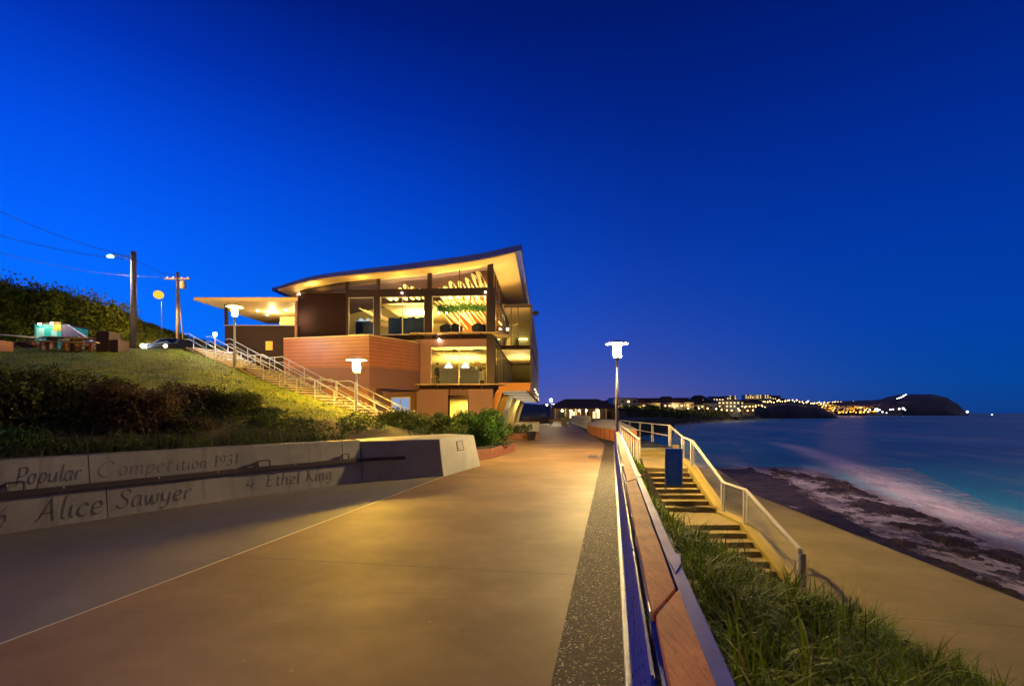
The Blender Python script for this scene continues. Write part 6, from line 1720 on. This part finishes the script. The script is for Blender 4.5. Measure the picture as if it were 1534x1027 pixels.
# houses along the bay
rnd = random.Random(52)
def house(px, Y, py_base, w, h, roof, wall, lit, label, floors=1, name='seaside_house', group='houses along the bay', d=9):
    x_ = (px-767)*Y/F; zb_ = H-(py_base-618)*Y/F
    t = thing(name, label, 'house', (x_, Y, zb_), R(rnd.uniform(-8,8)), group)
    MB().box(-w/2,w/2,0,d,-8,h).build('wall', M[wall], t)
    if roof == 'flat': MB().box(-w/2-.3,w/2+.3,-.4,d+.3,h+.002,h+.4).build('roof', M['roof_far'], t)
    else:
        b = MB(); b.add([(-w/2-.5,-.6,h),(w/2+.5,-.6,h),(w/2+.5,d+.5,h),(-w/2-.5,d+.5,h),(-w/4,d/2,h+w*.16+.8),(w/4,d/2,h+w*.16+.8)], [(0,1,5,4),(1,2,5),(2,3,4,5),(3,0,4),(3,2,1,0)])
        b.build('roof', M[roof], t)
    nf = max(1, floors); nw = max(2, int(w/3.2))
    for f_ in range(nf):
        for k in range(nw):
            x0 = -w/2+w*(k+.5)/nw; on = rnd.random() < lit
            MB().box(-.75,.75,-.06,.02,-.6,.6).build('window', M['win_warm'] if on else M['black'], t, loc=(x0,0,1.7+f_*3.0 if h > 2.5 else h*.5))
    return t
HL = [(937,290,613,15,6.5,'flat','wall_far2',.5,2,'boxy pale house right of the lamp post with two storeys'),
 (924,300,612,13,4,'roof_far','wall_far',.6,1,'low house half hidden by the lamp post'),
 (951,310,612,15,3.6,'roof_red','wall_far',.5,1,'house with reddish roof next to the boxy pale house'),
 (970,330,611,17,3.4,'roof_far','wall_far',.4,1,'dark roofed bungalow above the railing corner'),
 (990,345,611,16,4,'roof_red','wall_far2',.6,1,'red roofed house with cream front above the dunes'),
 (1007,350,611,17,3.8,'roof_red','wall_far2',.7,1,'wide red roofed house, second of the red roofs'),
 (1024,370,610,16,4,'roof_far','wall_far',.5,1,'brown roofed house just before the flat blue grey one'),
 (1042,400,612,15,3.2,'roof_far','wall_far2',.3,1,'small house behind the dunes in the middle of the row'),
 (1056,410,612.5,20,5,'flat','wall_far2',.3,1,'long flat blue grey surf shed by the beach'),
 (1092,440,611,21,6.4,'flat','wall_far2',.95,2,'brightly lit cream three part building, brightest on the shore'),
 (1106,450,611,11,4.4,'flat','wall_far2',.95,2,'lit annex right of the brightest shore building'),
 (1118,480,611,16,5,'roof_far','wall_far',.8,1,'low lit house right of the bright annex'),
 (1132,520,609,16,5,'roof_far','wall_far',.8,1,'lit house on the road climbing to the headland'),
 (1000,500,604.5,18,4,'roof_far','wall_far',.5,1,'upper row house above the red roofs'),
 (1022,520,603,14,5,'flat','wall_far2',.6,1,'pale flat house on the upper row'),
 (1048,540,601.5,16,4,'roof_far','wall_far',.5,1,'dark hill house above the flat surf shed'),
 (1074,560,600.5,16,5,'flat','wall_far2',.5,1,'pale box house on the hill above the bright building'),
 (1094,640,598.5,16,4.6,'flat','wall_far2',.6,2,'long pale apartment block on the hill, left one'),
 (1126,700,596.8,20,5,'flat','wall_far2',.7,2,'pale apartment block at the very top of the hill'),
 (1143,720,597,24,5.5,'flat','wall_far2',.7,2,'wide pale block crowning the hill beside the apartments'),
 (1160,740,598.5,20,6,'flat','wall_far',.8,1,'lit house where the hill starts falling to the right')]
for (px, Y, pb, w_, h_, rf, wl_, lt, fl, lab) in HL: house(px, Y, pb, w_, h_, rf, wl_, lt, lab, fl)
# street lights along the shore road
lt0 = thing('shore_light', 'tiny warm street light on the road behind the dunes', 'street light', (0,0,0), 0, 'street lights along the shore road')
MB().ball((0,0,5),.62,6,4).build('bulb', M['dot_warm'], lt0); MB().tube((0,0,-3),(0,0,4.7),.10,n=4).build('pole', M['dark_steel'], lt0)
sp_l = [(926,280,609),(931,285,607),(958,300,609.5),(986,330,610),(1010,345,610.5),(1031,360,611.5),(1047,380,611.5),(1060,390,611.5),(1073,400,612),(1081,405,613.5),(1089,410,614),(1096,415,614.5),(1106,430,612),(1116,450,609.5),(1123,460,608.5),(1132,470,609),(1142,500,608),(1108,440,614.5),(1120,445,614.8),(1128,450,614)]
for i, (px, Y, py) in enumerate(sp_l):
    p = P(px, py, Y); q = (p.x, p.y, p.z-5)
    if i == 0: lt0.location = q
    else: dup(lt0, q)
for px, Y, py in ((930,275,606),(958,300,606),(986,330,606),(1012,350,606),(1036,370,607),(1062,395,608),(1088,415,606),(1104,430,606),(1124,470,604),(1095,600,594),(1140,690,592)):
    l = bpy.data.lights.new('shore_lamp_glow', 'POINT'); l.energy = 1500 if Y < 500 else 4000; l.color = (1,.66,.25); l.shadow_soft_size = .4
    o = bpy.data.objects.new('shore_lamp_glow', l); COL.objects.link(o); o.location = P(px, py, Y-4)
rnd = random.Random(77)
for i in range(34):
    px = rnd.uniform(925, 1150); Y = 300+(px-925)*.9+rnd.uniform(-20,60); p = P(px, rnd.uniform(602.5, 613)-(2 if px > 1080 else 0), Y); dup(lt0, (p.x, p.y, p.z-5), scale=rnd.uniform(.45,.9))
# hill road lights
hl0 = thing('hill_light', 'tiny warm light on the road over the near headland', 'street light', (0,0,0), 0, 'lights on the near headland')
MB().ball((0,0,4),.95,6,4).build('bulb', M['dot_warm'], hl0); MB().tube((0,0,-3),(0,0,3.4),.15,n=4).build('pole', M['dark_steel'], hl0)
rnd = random.Random(61)
for i in range(30):
    px = 1136+i*3.4+rnd.uniform(-1.5,1.5); py = 601-2.5*math.sin((px-1136)/100*3)+ (px-1136)*.03+rnd.uniform(-1.8,1.5); Y = 640; p = P(px, py, Y)
    q = (p.x, p.y, p.z-4)
    if i == 0: hl0.location = q
    else: dup(hl0, q, scale=rnd.uniform(.6,1.1))
# far town: little lit houses
def lit_house(m, lab, grp, size=4.2):
    t = thing('town_house', lab, 'house', (0,0,-500), 0, grp)
    MB().box(-size*.8,size*.8,0,size*1.4,-size,size*.9).build('wall', M['far_dark'], t)
    MB().box(-size*.5,size*.5,-.12,-.01,-size*.25,size*.55).build('window', M[m], t)
    return t
kinds = [lit_house('dot_orange', 'tiny orange lit house in the far town between the headlands', 'orange lit houses of the far town'),
         lit_house('dot_warm', 'tiny warm white lit house in the far town between the headlands', 'warm lit houses of the far town'),
         lit_house('dot_white', 'tiny cool white lit house low on the big headland', 'white lit houses below the big headland', 3.4)]
first = [True]*3; rnd = random.Random(71); cnt = 0
while cnt < 280:
    px = rnd.gauss(1268, 27)
    if px < 1226 or px > 1335: continue
    lo_y = 619.0 if px > 1240 else 612; hi = 601 + abs(px-1290)*.03
    py = rnd.uniform(hi, lo_y-1); 
    if px < 1240: py = rnd.uniform(604, 611)
    if px > 1310 and py > 612: continue
    Y = 1105+(618-py)/18*380; k = 0 if (py > 606.5 and rnd.random() < .75) else 1
    p = P(px, py, Y); q = (p.x, p.y, p.z); s = rnd.uniform(.5, 1.3)*(1.0 if k == 0 else .8)
    if first[k]: kinds[k].location = q; first[k] = False
    else: dup(kinds[k], q, scale=s)
    cnt += 1
for px, py, s in [(1303,613.5,.8),(1312,613.5,1.2),(1318,614,.8),(1322,617,.9),(1328,618.5,.8),(1334,613.5,1.0),(1338,613,.8),(1347,612.5,1.2),(1353,612,1.4),(1356,614,.7),(1344,597,.7),(1347,596,.8),(1350,595,.9),(1353,593.5,1.1),(1355,592,.9),(1357,591,.8),(1313,614.5,2.4)]:
    Y = 1150 if py > 605 else 1290; p = P(px, py, Y); q = (p.x, p.y, p.z)
    if first[2]: kinds[2].location = q; first[2] = False
    else: dup(kinds[2], q, scale=s)
for i in range(7):
    l = bpy.data.lights.new('town_glow_lamp', 'POINT'); l.energy = 1.3e5; l.color = (1,.42,.08); l.shadow_soft_size = 3
    o = bpy.data.objects.new('town_glow_lamp', l); COL.objects.link(o); o.location = P(1238+i*13, 606+2*(i%3), 1180+20*i)
# lights out at sea
t = thing('ship_light', 'faint light of a distant ship just right of the big headland', 'ship', P(1486,621,1500)); MB().ball((0,0,0),1.8,6,4).build('lamp', M['dot_white'], t); MB().prism([(-14,-3),(14,-3),(18,0),(14,3),(-14,3)], -8, -3).build('hull', M['black'], t)
t = thing('beacon', 'small pale navigation beacon at the foot of the big headland', 'beacon', P(1449,616.5,1250)); MB().ball((0,0,0),2.6,6,4).build('lamp', M['dot_white'], t); MB().tube((0,0,-9),(0,0,-2),1.0,n=6).build('tower', M['white'], t)
